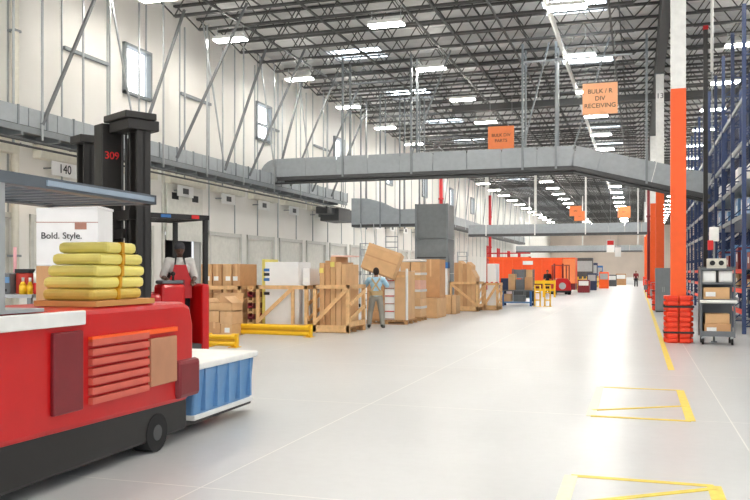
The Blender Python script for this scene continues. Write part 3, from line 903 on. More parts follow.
# carton the worker lifts, tilted on the stacks
ZH = 24.55
xh, yh = at(379.5, ZH)
t = thing('lifted_carton', 'large brown carton tilted in the hands of the worker', 'box', (xh, yh + .3, zz(261.5, ZH)), TH * .6)
t.rotation_euler = (math.radians(-8), math.radians(19), .1)
MB().b(-.52, .52, -.3, .3, -.4, .36).build('carton_body', card, t, bevel=.01)
MB().b(-.525, .525, -.305, .305, .30, .39).build('carton_lid', card3, t, bevel=.008)
MB().b(-.5, .5, -.302, -.3, .0, .04).build('tape', card2, t)
# wrapped pallet beyond
ZF = 26.8
xa, yf = at(408, ZF); xb, _ = at(421.5, ZF); xa -= .3
t = thing('wrapped_pallet', 'shrink-wrapped pallet of mixed cartons past the tall brown case', 'pallet load', ((xa + xb) / 2, yf + .45, 0))
w = (xb - xa) / 2
pallet(t, -w, w, -.42, .42, .13)
rr = random.Random(3)
for k in range(6):
    for q in range(2):
        MB().b(-w + .03 + q * w, -w + w * (q + 1) - .02, -.39, .39, .135 + .3 * k, .425 + .3 * k).build('carton', rr.choice((card, card3, plast, card2, card3, mat('carton_pink', (226, 178, 158), .7))), t)
MB().b(-w + .0, w - .0, -.41, .41, 1.94, 2.02).build('wrap_top', plast, t, bevel=.03)
for z in (.4, .95, 1.5): MB().b(-w - .004, w + .004, -.404, -.397, z, z + .08).b(w - .004, w + .004, -.404, .404, z, z + .08).build('wrap_band', plast, t)
# tall cardboard stack
ZT = 29.0
xa, yt = at(421.5, ZT); xb, _ = at(441, ZT)
carton('tall_carton', 'tall plain brown carton standing on the wide carton below the grey tower', xa, xb, yt, yt + .9, .70, 2.05, card2, tape=True)
xb2, _ = at(438, ZT - .6)
carton('wide_carton', 'wide brown carton on the floor carrying the tall plain carton', xa - .05, xb + .02, yt - .5, yt + .95, .0, .695, card, tape=True)
xa, yt2 = at(443, 31.2); xb, _ = at(456, 31.2)
carton('low_carton', 'low brown carton on the floor between the tall carton and the angled panels crate', xa, xb - .15, yt2, yt2 + .8, 0, .72, card, tape=True)
carton('low_carton', 'slim brown carton on the floor touching the angled panels crate', xb - .14, xb + .02, yt2 + .05, yt2 + .8, 0, .7, card3, tape=False)
xa, yw = at(442, 33.5); xb, _ = at(448, 33.5)
o = carton('white_carton', 'white carton with a blue top standing beneath the grey tower', xa, xb, yw, yw + .4, 0, 1.75, wbox, tape=False)
MB().b(-(xb - xa) / 2 - .005, (xb - xa) / 2 + .005, -.205, .205, 1.752, 2.0).build('blue_cap', bluep, o)
# crate with leaning panels
ZJ = 33.6
xl, yj = at(451, ZJ); xr, _ = at(479, ZJ)
crate('open pine crate of leaning brown panels past the low cartons', xl, xr, yj, yj + 1.2, 1.2, -1)
for k in range(5):
    x = xl + .1 + k * (xr - xl - .2) / 5
    d = (xr - xl - .2) / 5
    top = (1.85, 1.93, 1.8, 1.88, 1.55)[k]
    mb = MB().prism([(-d / 2 + .006, 0), (d / 2 - .006, 0), (d / 2 - .006, top - (.0, .12, 0, .15, .3)[k]), (-d / 2 + .006, top)], -.48, .48, 'y')
    o = mb.build('leaning_sheet', (card2, card, card2, card, card3)[k], None, loc=(x + d / 2, yj + .6, .135))
    tag(o, 'brown panel in the leaning panels crate, %s from the low cartons' % ORD[k], 'panel', 'brown panels in the far crate')
# white carton crate
ZK = 34.4
xl, yk = at(485, ZK); xr, _ = at(498, ZK)
crate('small pine crate with yellow-taped brace holding a tall white carton', xl, xr, yk, yk + 1.0, 1.15, 1)
o = carton('white_carton', 'tall white carton in the small pine crate next to the leaning panels', xl + .08, xr - .06, yk + .1, yk + .9, .135, 1.95, wbox, tape=False)
for sx in (-.2, 0, .2): MB().b(sx - .05, sx + .05, -.406, -.4, 1.0, 1.05).build('red_mark', inkr, o)

# ================================================================ FAR FLOOR
# orange container
ZO = 66.0
xa, yo = at(489, ZO); xb, _ = at(577, ZO)
t = thing('roll_off_container', 'long orange steel container with a white label by the dock wall', 'container', ((xa + xb) / 2, yo + 1.2, 0))
w = (xb - xa) / 2; zt = zz(258, ZO)
MB().b(-w, w, -1.2, 1.2, .75, zt).build('container_shell', mat('container_orange', (246, 86, 24), .45, var=.03), t)
MB().b(-w - .02, w + .02, -1.25, 1.22, zt - .12, zt).b(-w - .02, w + .02, -1.25, 1.22, .7, .85).build('rim', orange, t)
rb = MB()
for k in range(9): rb.b(-w + .3 + k * w / 4.4, -w + .38 + k * w / 4.4, -1.24, -1.2, .85, zt - .12)
rb.build('wall_rib', orange, t)
MB().b(w - .95, w + .02, -1.3, -1.2, .75, zt - .1).build('end_door', sgnor, t)
MB().b(-w * .08 - .4, -w * .08 + .4, -1.245, -1.24, zt - .55, zt - .25).build('white_label', label, t)
MB().b(-w, w, -1.0, 1.0, .2, .7).build('base_frame', dred, t)
for x in (-w + .6, w - .6):
    for yy in (-.8, .8): wheel(t, (x, yy - .1, .2), (x, yy + .1, .2), .2)
# red stuff above container: stacked red frames
xa, yr = at(486, 74); xb, _ = at(530, 74)
t = thing('storage_frame', 'tall red storage frame standing behind the orange container', 'rack', ((xa + xb) / 2, yr + .6, 0))
w = (xb - xa) / 2
for k in range(5):
    x = -w + 2 * w * k / 4
    MB().b(x - .06, x + .06, -.06, .06, 0, 4.0 - .25 * k).b(x - .06, x + .06, .84, .96, 0, 4.0 - .25 * k).build('upright', redpipe, t)
for z in (1.4, 2.9, 3.3):
    MB().b(-w, w, -.07, .07, z - .05, z + .05).b(-w, w, .83, .97, z - .05, z + .05).build('beam', orange if z < 3 else redpipe, t)
# table with blue legs and goods
ZTb = 38.6
xa, ytb = at(501, ZTb); xb, _ = at(533, ZTb)
t = thing('work_table', 'blue-legged work table next to the small pine crate', 'table', ((xa + xb) / 2, ytb + .5, 0))
w = (xb - xa) / 2
MB().b(-w, w, -.45, .45, .70, .75).build('tabletop', dgrey, t)
for sx in (-1, 1):
    for sy in (-1, 1): MB().b(sx * (w - .06) - .05, sx * (w - .06) + .05, sy * .38 - .05, sy * .38 + .05, 0, .70).build('leg', bluep if sy < 0 else navy, t)
MB().b(-w + .05, w - .05, -.4, .4, .14, .2).build('lower_shelf', tote, t)
ox, oy = (xa + xb) / 2, ytb + .5
for k, (lx, sx, z0, sz, mt, lb) in enumerate(((-.58, .18, .755, .55, navy, 'navy box at the crate end of the blue-legged table'), (-.25, .16, .755, .75, card, 'tall tan carton standing on the blue-legged table'), (.15, .2, .755, .5, dgrey, 'dark grey box in the middle of the blue-legged table'), (.52, .16, .755, .6, card2, 'brown carton at the aisle end of the blue-legged table'), (-.5, .2, .205, .35, card3, 'tan carton on the lower shelf of the blue-legged table'), (.1, .25, .205, .3, dgrey, 'grey crate on the lower shelf of the blue-legged table'))):
    carton('table_box', lb, ox + lx - sx, ox + lx + sx, oy - .3, oy + .3, z0, z0 + sz, mt, tape=False)
# grey mesh carts beyond
for k, (px, Z) in enumerate(((519, 42.5), (528, 44.5))):
    x, y = at(px, Z)
    t = thing('wire_cart', ('grey wire cart right behind the blue-legged table', 'grey wire cart a little further behind the blue-legged table')[k], 'cart', (x, y, 0))
    for sx in (-.3, .3):
        for sy in (-.25, .25):
            MB().b(sx - .025, sx + .025, sy - .025, sy + .025, .08, 1.75).build('post', dgrey, t); MB().sph((sx, sy, .06), (.03, .06, .06)).build('caster', rubber, t)
    for z in (.2, .75, 1.3): MB().b(-.3, .3, -.25, .25, z - .02, z + .02).build('shelf', steel, t)
    for z, mt in ((.225, dsteel), (.775, (card2, dgrey)[k]), (1.325, (dgrey, card)[k])):
        o = MB().b(-.25, .25, -.2, .2, 0, .4).build('bin', mt, None, loc=(x, y, z)); tag(o, '%s bin on the %s shelf of the wire cart %s' % ({dsteel: 'dark', card2: 'brown', dgrey: 'grey', card: 'tan'}[mt], {.225: 'bottom', .775: 'middle', 1.325: 'top'}[z], ('nearer the blue-legged table', 'farther from the blue-legged table')[k]), 'bin')
# yellow stand
ZY = 38.0
for k, px in enumerate((537.5, 547.5)):
    x, y = at(px, ZY)
    t = thing('yellow_stand', ('yellow tubular stand on the aisle side of the blue-legged table', 'second yellow tubular stand, farther out into the aisle')[k], 'stand', (x, y, 0))
    for sx in (-.12, .12): MB().cyl((sx, 0, 0), (sx, 0, 1.0), .035, 10).build('leg', yellow, t)
    for z in (.3, .65, .97): MB().cyl((-.12, 0, z), (.12, 0, z), .03, 8).build('crossbar', yellow, t)
    MB().b(-.2, .2, -.15, .15, 0, .02).build('foot_plate', yellow, t)
xa, y = at(532, 52); xb, _ = at(556, 52)
t = thing('guard_rail', 'yellow guard rail crossing in front of the orange container', 'barrier', ((xa + xb) / 2, y, 0)); w = (xb - xa) / 2
MB().b(-w, w, -.05, .05, .86, 1.06).build('rail', yellow, t); MB().b(-w, w, -.05, .05, .4, .55).build('rail', yellow, t)
for x in (-w + .05, 0, w - .05): MB().b(x - .06, x + .06, .05, .15, 0, 1.1).build('post', yellow, t)
xa, y = at(579, 70); xb, _ = at(599, 86)
yb = at(599, 86)[1]
t = thing('guard_rail', 'distant yellow guard rail running along the aisle past the red forklift', 'barrier', ((xa + xb) / 2, (y + yb) / 2, 0), math.atan2(yb - y, xb - xa)); w = math.hypot(xb - xa, yb - y) / 2
MB().b(-w, w, -.05, .05, .7, 1.0).build('rail', yellow, t); MB().b(-w, w, -.05, .05, .25, .5).build('rail', yellow, t)
for k in range(6): x = -w + .1 + k * (2 * w - .2) / 5; MB().b(x - .06, x + .06, .05, .15, 0, 1.2).build('post', yellow, t)
# far forklift
x, y = at(561.5, 58)
t = thing('forklift', 'small red forklift facing the aisle before the orange container', 'forklift', (x, y, 0), TH * .8)
MB().prism([(-.62, .25), (.62, .25), (.58, .9), (.35, 1.15), (-.35, 1.15), (-.58, .9)], -.4, 1.2, 'y').build('body', red, t, bevel=.04)
MB().b(-.6, .6, -.5, 1.2, .15, .3).build('chassis', black, t)
MB().cyl((0, -.42, .62), (0, -.40, .62), .24, 18).build('grille', galv, t)
for sx in (-.5, .5):
    wheel(t, (sx - .1, -.2, .22), (sx + .1, -.2, .22), .22); wheel(t, (sx - .1, 1.0, .22), (sx + .1, 1.0, .22), .22)
    for sy in (-.2, 1.0): MB().b(sx - .03, sx + .03, sy - .03, sy + .03, 1.0, 2.05).build('guard_post', dred, t)
    MB().b(sx * .6 - .06, sx * .6 + .06, 1.25, 1.37, .1, 2.2).build('mast_rail', dred, t)
MB().b(-.53, .53, -.23, 1.03, 2.05, 2.1).build('overhead_guard', dred, t)
# assorted far boxes and carts
far = ((584, 64, .9, .9, 1.0, dred, 'maroon bin', 'beside the end of the orange container'), (592, 72, .8, .8, 1.5, navy, 'navy cabinet', 'between the guard rail and the orange bin'),
       (585, 82, 1.6, 1.0, 3.0, dsteel, 'tall dark machine', 'behind the maroon bin'), (592, 90, 1.2, .8, 2.6, navy, 'tall navy machine', 'behind the navy cabinet'),
       (604, 80, .9, .8, 1.6, orange, 'orange bin', 'past the yellow rail'), (612, 92, 1.0, .8, 1.3, dsteel, 'dark machine', 'in the middle of the far aisle'), (621, 100, 1.2, .8, 1.4, card2, 'brown stack', 'before the end wall'),
       (628, 106, 1.6, .8, .9, wbox, 'white table block', 'before the end wall'), (598, 104, 1.2, .8, 2.4, bluep, 'blue cabinet', 'behind the orange bin'))
for px, Z, w, d, h, mt, nm, wh in far:
    x, y = at(px, Z)
    o = MB().b(-w / 2, w / 2, -d / 2, d / 2, 0, h).build(nm.replace(' ', '_'), mt, None, bevel=.03, loc=(x, y, 0)); tag(o, 'distant %s %s' % (nm, wh), nm.split()[-1])
    MB().b(-w / 2 + .08, w / 2 - .08, -d / 2 - .01, -d / 2, h * .55, h * .9).build('front_panel', galv if h > 1.4 else label, o)
# small carts by the columns
for k, (px, Z, mt) in enumerate(((644.5, 64, dgrey), (651, 47, galv))):
    x, y = at(px, Z)
    t = thing('hand_cart', ('small grey hand cart parked at the fourth orange column', 'small pale hand cart parked before the third orange column')[k], 'cart', (x + .25, y, 0))
    MB().b(-.3, .3, -.3, .3, .22, .28).build('deck', mt, t); MB().b(-.3, .3, -.25, .25, .28, .6).build('tray', mt, t)
    for sx in (-.22, .22):
        MB().cyl((sx, 0, .11), (sx + .05, 0, .11), .11, 14).build('wheel', rubber, t); MB().b(sx, sx + .05, -.03, .03, .11, .22).build('axle_fork', black, t)
    MB().cyl((-.25, .3, .28), (-.25, .38, 1.0), .015, 6).cyl((.25, .3, .28), (.25, .38, 1.0), .015, 6).cyl((-.25, .38, 1.0), (.25, .38, 1.0), .015, 6).build('handle', galv, t)
# rolling ladders by the dock wall
def ladder(label_, x, y, h, rz):
    t = thing('rolling_ladder', label_, 'ladder', (x, y, 0), rz)
    for s in (-.3, .3):
        MB().bar((s, 0, .1), (s, h * .42, h), .05).build('rail', galv, t)
        MB().bar((s, h * .5, .1), (s, h * .45, h), .05).build('rear_post', galv, t)
        MB().bar((s, 0, .95), (s, h * .42, h + .9), .03).build('handrail', galv, t)
        for yy in (0, h * .5): wheel(t, (s - .03, yy, .08), (s + .03, yy, .08), .08, 12)
    n = int(h / .28)
    for k in range(n):
        q = (k + 1) / n; MB().b(-.3, .3, h * .42 * q - .08, h * .42 * q + .08, .1 + (h - .1) * q - .03, .1 + (h - .1) * q).build('step', steel, t)


x, y = at(372, 36); ladder('grey rolling ladder at the dock wall above the lifted carton', x, y, 2.9, .5)
x, y = at(392, 40); ladder('second grey rolling ladder at the dock wall next to the grey tower', x, y, 3.4, .3)
x, y = at(464, 52); ladder('rolling ladder behind the leaning panels crate', x, y, 2.9, .3)
# ================================================================ TRUCK WITH DRIVER
ux, uy = .725, .687                      # truck's long axis in the camera's floor frame
rzA = math.atan2(uy, ux) + TH
xA, yA_ = (-4.35 * CT - 13.72 * ST, 13.72 * CT + -4.35 * ST)
A = thing('reach_truck', 'red stand-up reach truck with black mast and a driver aboard', 'truck', (xA, yA_, 0), rzA)
# mast: three posts and cross plates
def chan(x, y, w, d, z0, z1):
    mb = MB()
    mb.b(x - d / 2, x + d / 2, y - w / 2, y - w / 2 + .05, z0, z1).b(x - d / 2, x + d / 2, y + w / 2 - .05, y + w / 2, z0, z1).b(x - .03, x + .03, y - w / 2, y + w / 2, z0, z1)
    return mb


chan(.06, -.74, .30, .24, .1, 4.0).build('mast_rail', mastm, A, bevel=.01)
chan(-.05, .98, .3, .24, .1, 3.95).build('mast_rail', mastm, A, bevel=.01)
MB().b(-.34, .0, -.24, .06, .1, 4.02).build('mast_plate', mastm, A, bevel=.01)
MB().cyl((.1, -.34, .1), (.1, -.34, 3.8), .05).build('lift_cylinder', black, A)
MB().cyl((.1, .3, .1), (.1, .3, 3.8), .04).build('lift_cylinder', black, A)
ch = MB()
for yy in (-.42, -.30, .22, .34): ch.b(-.03, .0, yy - .012, yy + .012, .2, 3.9)
ch.build('lift_chain', dsteel, A)
MB().b(-.24, .3, -.95, -.28, 3.86, 4.03).b(-.3, .24, -.98, -.2, 4.03, 4.14).build('mast_crosshead', mastm, A, bevel=.015)
MB().b(-.26, .24, .76, 1.2, 3.84, 3.98).build('mast_crosshead', mastm, A, bevel=.015)
for z in (1.2, 2.45): MB().b(-.1, .06, -.7, .95, z, z + .15).build('crossmember', mastm, A)
o = text('309', 'lettering', inkr, A, (-.17, -.245, 3.5), (PI / 2, 0, 0), .17); o['label'] = 'red number 309 on the mast plate'
# chassis and driver's compartment
MB().b(.16, .72, -.62, .62, .14, 1.24).build('body', red, A, bevel=.06)
MB().b(.5, .96, -.66, -.36, .22, 1.4).build('console', red, A, bevel=.06)
MB().b(.53, .93, -.63, -.38, 1.4, 1.46).build('console_top', dgrey, A, bevel=.02)
MB().b(.16, 1.42, -.6, .6, .12, .36).build('platform', dsteel, A)
MB().b(1.29, 1.44, -.64, .5, .14, 1.4).build('rear_panel', red, A, bevel=.05)
MB().b(.74, 1.0, .2, .62, .37, 1.25).build('battery_cover', dred, A, bevel=.04)
for yy in (-.45, .45):
    wheel(A, (1.15, yy - .09, .16), (1.15, yy + .09, .16), .16)
    MB().b(-.6, .2, yy - .09, yy + .09, .06, .22).build('outrigger', black, A)
    wheel(A, (-.5, yy - .07, .1), (-.5, yy + .07, .1), .1)
MB().cyl((.8, -.5, 1.46), (.8, -.5, 1.55), .02, 8).sph((.8, -.5, 1.57), .04).build('control_knob', black, A)
# overhead guard
for x, yy in ((1.38, -.58), (1.38, .44), (.3, -.58), (.3, .58)): MB().b(x - .035, x + .035, yy - .035, yy + .035, .3 if x < 1 else 1.3, 2.52).build('guard_post', black, A)
gg = MB().b(.24, 1.43, -.63, -.53, 2.5, 2.58).b(.24, 1.43, .5, .6, 2.5, 2.58).b(1.33, 1.43, -.63, .6, 2.5, 2.58).b(.24, .34, -.63, .6, 2.5, 2.58)
for k in range(6): gg.b(.24, 1.4, -.42 + .17 * k, -.38 + .17 * k, 2.52, 2.57)
gg.build('overhead_guard', black, A)
MB().b(1.08, 1.22, -.645, -.63, 2.51, 2.57).build('red_decal', inkr, A)
MB().b(.5, .68, -.645, -.63, 2.51, 2.56).build('blue_light_bar', bluep, A)
# forks holding a white carton
for yy in (-.28, .28):
    MB().b(-.7, -.12, yy - .06, yy + .06, 1.32, 1.37).b(-.2, -.12, yy - .06, yy + .06, 1.32, 2.1).build('fork', dsteel, A)
MB().b(-.14, -.1, -.55, .55, 1.6, 1.75).b(-.14, -.1, -.55, .55, 2.15, 2.3).build('carriage', mastm, A)
Mx = Matrix.Translation((xA, yA_, 0)) @ Matrix.Rotation(rzA, 4, 'Z')
ZW = 11.6
xw, yw = at(76, ZW)
t = thing('white_carton', 'white carton printed Bold. Style. standing behind the yellow bundles', 'box', (xw, yw, 0), TH + .03)
zb, ztp = zz(266, ZW), zz(210, ZW)
hw = 30 / F * ZW
st_ = MB()
t.location.z = zb
MB().b(-hw, hw * .98, -.35, .35, 0, ztp - zb).build('carton_body', wbox, t, bevel=.01)
MB().b(-hw + .16, hw, -.36, .36, ztp - zb, ztp - zb + .035).build('carton_lid', wbox, t)
MB().b(-hw - .002, hw * .98, -.353, -.35, ztp - zb - .2, ztp - zb - .19).build('fold_line', inkbr, t)
text('Bold. Style.', 'lettering', ink, t, (-.08, -.353, .41), (PI / 2, 0, 0), .125)
MB().b(.1, .26, -.355, -.35, .5, .59).build('brown_emblem', inkbr, t)
# the stand it rests on
t = thing('carton_stand', 'wooden case underneath the white carton printed Bold. Style.', 'case', (xw, yw, 0), TH + .03)
MB().b(-hw, hw, -.36, .36, .13, zb - .004).build('case', card2, t, bevel=.01)
pallet(t, -hw, hw, -.36, .36, .13)

# ================================================================ RED TRUCK IN FRONT
Bx, rzB = -4.55, math.radians(1.5)
B = thing('order_truck', 'long low red industrial truck closest to the camera, with black skirt and overhead guard', 'truck', (Bx, 5.0, 0), rzB)
hw = .56                                   # near side is +x
MB().prism([(-2.6, .46), (1.85, .38), (1.98, .46), (1.98, 1.1), (1.92, 1.28), (1.8, 1.32), (-2.6, 1.32)], -hw + .03, hw - .03, 'x').build('body', red, B, bevel=.05)
MB().b(-hw + .06, hw - .06, -2.6, 1.9, .10, .47).build('skirt', black, B, bevel=.03)
MB().b(hw - .035, hw + .005, -2.0, .25, 1.2, 1.31).build('white_side_stripe', white, B, bevel=.01)
MB().b(hw - .035, hw + .004, -.12, .22, .56, 1.16).build('battery_door', dred, B, bevel=.01)
lv_ = MB()
for k in range(7): lv_.b(hw - .035, hw + .012, .32, 1.12, .58 + .075 * k, .63 + .075 * k)
lv_.build('vent_slats', salmon, B)
MB().b(hw - .035, hw + .006, 1.16, 1.6, .60, 1.02).build('tan_access_panel', tan, B, bevel=.01)
MB().b(hw - .08, hw + .015, 1.62, 2.03, .42, .78).build('corner_bumper', dred, B, bevel=.04)
MB().b(hw - .035, hw + .01, .32, 1.6, 1.06, 1.10).build('orange_stripe', orange, B)
MB().b(-hw + .02, hw - .02, -2.6, -.2, 1.32, 1.345).build('deck_plate', galv, B)
for y in (-.9, 1.35):
    for x in (-hw + .14, hw - .14):
        wh = MB().cyl((x - .09, y, .17), (x + .09, y, .17), .17, 20).build('wheel', rubber, B)
        MB().cyl((x - .095, y, .17), (x + .095, y, .17), .07, 14).build('hub', dsteel, wh)
for x in (-hw + .05, hw - .05):
    for y in (-2.4, -.64): MB().b(x - .04, x + .04, y - .04, y + .04, 1.32, 2.2).build('guard_post', galv, B)
og = MB().b(-hw, -hw + .12, -2.5, 1.25, 2.19, 2.27).b(hw - .12, hw, -2.5, 1.25, 2.19, 2.27).b(-hw, hw, 1.15, 1.25, 2.19, 2.27).b(-hw, hw, -2.5, -2.38, 2.19, 2.27)
for k in range(18): og.b(-hw + .1, hw - .1, -2.35 + .2 * k, -2.30 + .2 * k, 2.20, 2.25)
og.build('overhead_guard', mat('guard_grey', (96, 104, 112), .4, .2), B)
MB().b(hw + .0, hw + .012, -.2, 1.2, 2.21, 2.25).build('pale_stripe', mat('stripe_bluegrey', (150, 166, 182), .5), B)
for x in (-.3, .3): MB().b(x - .07, x + .07, 1.95, 3.6, .08, .14).build('fork', black, B)
MBx = Matrix.Translation((Bx, 5.0, 0)) @ Matrix.Rotation(rzB, 4, 'Z')


def onB(x, y, z): return MBx @ Vector((x, y, z))


# blue tote on the forks
t = thing('blue_tote', 'blue tote with white lid on the forks of the closest red truck', 'tote', onB(0, 2.75, .142), rzB)
tw, tl, th = .5, .66, .5
MB().prism([(-tw + .05, 0), (tw - .05, 0), (tw, th), (-tw, th)], -tl, tl, 'y').build('tote_body', tote, t, bevel=.02)
MB().b(-tw - .04, tw + .04, -tl - .03, tl + .03, th, th + .07).build('lid', white, t, bevel=.02)
MB().b(-tw, tw - .02, -tl - .01, tl + .01, .0, .05).build('base_rim', white, t, bevel=.01)
for k in range(5): MB().b(tw - .05, tw + .012, -tl + .15 + .26 * k, -tl + .19 + .26 * k, .08, th).build('rib', tote, t)
# wooden board and yellow bundles on the deck
o = MB().b(-.08, .5, .46, 1.32, 0, .045).build('deck_board', mat('board_orange', (196, 138, 76), .7), None, loc=onB(0, 0, 1.325), rz=rzB); tag(o, 'brown board lying on the red truck under the yellow bundles', 'board')
names = ('lowest', 'second from the bottom', 'middle', 'second from the top', 'topmost')
z = 1.372
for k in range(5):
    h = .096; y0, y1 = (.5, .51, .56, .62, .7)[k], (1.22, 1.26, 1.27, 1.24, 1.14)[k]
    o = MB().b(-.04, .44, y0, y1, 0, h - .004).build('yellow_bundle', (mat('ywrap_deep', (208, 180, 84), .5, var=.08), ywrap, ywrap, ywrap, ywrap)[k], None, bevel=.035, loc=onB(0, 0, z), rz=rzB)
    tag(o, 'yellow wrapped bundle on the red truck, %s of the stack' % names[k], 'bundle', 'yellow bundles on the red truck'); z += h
    MB().b(-.045, .445, (y0 + y1) / 2 - .02, (y0 + y1) / 2 + .02, .0, h - .002).build('strap', yeld, o)

# ================================================================ PACKING BENCH BEHIND THE RED TRUCK
ZP = 12.5
xa, yp = at(-18, ZP); xb, yq = at(40, ZP); hgt = zz(294, ZP)
t = thing('packing_bench', 'grey packing bench with supplies behind the closest red truck', 'bench', ((xa + xb) / 2, (yp + yq) / 2, 0), TH); w = 29 / F * ZP
MB().b(-w, w, -.3, .35, hgt - .05, hgt).build('bench_top', galv, t)
for sx in (-1, 1):
    for sy in (-.25, .3): MB().b(sx * (w - .05) - .03, sx * (w - .05) + .03, sy - .03, sy + .03, 0, hgt - .05).build('leg', steel, t)
MB().b(-w + .05, w - .05, -.28, .33, .4, .44).build('lower_shelf', steel, t)
def onP(px, dy=0):
    x, y = at(px, ZP + dy); return (x, y, hgt + .001)


t = thing('label_printer', 'grey label printer at the end of the packing bench', 'printer', onP(6), TH)
MB().b(-.16, .13, -.15, .15, 0, .32).build('case', dgrey, t, bevel=.02); MB().b(-.02, .12, -.165, -.15, .17, .26).build('pale_panel', tote, t); MB().b(-.1, .08, -.16, -.15, .04, .08).build('label_slot', black, t)
t = thing('parts_bin', 'red parts bin between the printer and the bottles on the bench', 'bin', onP(25, .1), TH)
MB().b(-.1, .1, -.1, .1, .0, .32).build('bin', mat('bin_red', (196, 60, 44), .5), t, bevel=.015); MB().b(-.11, .11, -.11, .11, .32, .38).build('lid', black, t)
for k, (px, lb) in enumerate(((23, 'yellow bottle on the packing bench in front of the red bin'), (30, 'slim yellow bottle beside the red-labelled bottle on the bench'))):
    t = thing('spray_bottle', lb, 'bottle', onP(px, -.15), TH); r = (.055, .04)[k]
    MB().cyl((0, 0, 0), (0, 0, .13), r, 14).cyl((0, 0, .13), (0, 0, .19), r, 14, .02).build('bottle_body', yellow, t); MB().cyl((0, 0, .19), (0, 0, .25), .02, 10).build('cap', white, t)
t = thing('spray_bottle', 'white bottle with red lower half at the aisle end of the bench', 'bottle', onP(37, -.1), TH)
MB().cyl((0, 0, .17), (0, 0, .32), .05, 14).cyl((0, 0, .32), (0, 0, .37), .05, 14, .02).build('bottle_body', white, t); MB().cyl((0, 0, 0), (0, 0, .17), .051, 14).build('red_half', inkr, t)
t = thing('marker_rod', 'thin pink rod standing on the packing bench behind the printer', 'rod', onP(15, .25), TH)
MB().cyl((0, 0, .02), (0, 0, .72), .025, 10).build('rod', mat('rod_pink', (232, 170, 176), .5), t); MB().cyl((0, 0, 0), (0, 0, .03), .07, 14).build('rod_base', black, t)
# amber dock lamps and wall boxes
for k, py in enumerate((5, 33)):
    Z = 820 * 15.75 / (CT * (638 - py)); x, y = at(py, Z); z = zz(193, Z)
    t = thing('dock_lamp', ('amber dock lamp farther from the number 140 plate', 'amber dock lamp on the wall beside the number 140 plate')[k], 'lamp', (WX, y, z))
    MB().b(0, .2, -.05, .05, -.04, .04).build('arm', steel, t); MB().b(.2, .32, -.13, .13, -.08, .08).build('lens', amber, t, bevel=.03)
# white downpipes on the wall
for k, y in enumerate((17.9, 17.0)):
    t = thing('downpipe', ('pale downpipe on the dock wall near the amber lamps', 'second pale downpipe on the dock wall farther from the 140 plate')[k], 'pipe', (WX + .18, y, 0))
    MB().cyl((0, 0, 0), (0, 0, 10.6 - .3 * k), .1, 12).build('pipe', cream, t)
    for z in (2, 5, 8): MB().b(-.16, .1, -.12, .12, z, z + .06).build('bracket', steel, t)

# ================================================================ PEOPLE
def hand(mb, w, tip, up, s=1.0, side=1, curl=.4):
    """five-fingered hand from wrist w towards tip direction; up = back of the hand"""
    w = Vector(w); d = Vector(tip).normalized(); u = Vector(up); u = (u - d * u.dot(d)).normalized(); a = d.cross(u) * side
    pc = w + d * .05
    for q in (-.026, -.009, .009, .026):
        mb.seg(w + a * q * .6, w + d * .09 + a * q, .016, .013)
    for q, l in zip((-.03, -.01, .01, .03), (.062, .074, .07, .054)):
        b0 = w + d * .09 + a * q
        b1 = b0 + (d * math.cos(curl) - u * math.sin(curl)) * l * .5
        b2 = b1 + (d * math.cos(curl * 2.4) - u * math.sin(curl * 2.4)) * l * .5
        mb.seg(b0, b1, .010, .009).seg(b1, b2, .009, .0075)
    t0 = w + d * .03 - a * .028; t1 = t0 + (d * .6 - a * .7 - u * .3).normalized() * .04
    mb.seg(t0, t1, .012, .011).seg(t1, t1 + (d * .9 - a * .2 - u * .3).normalized() * .035, .011, .009)


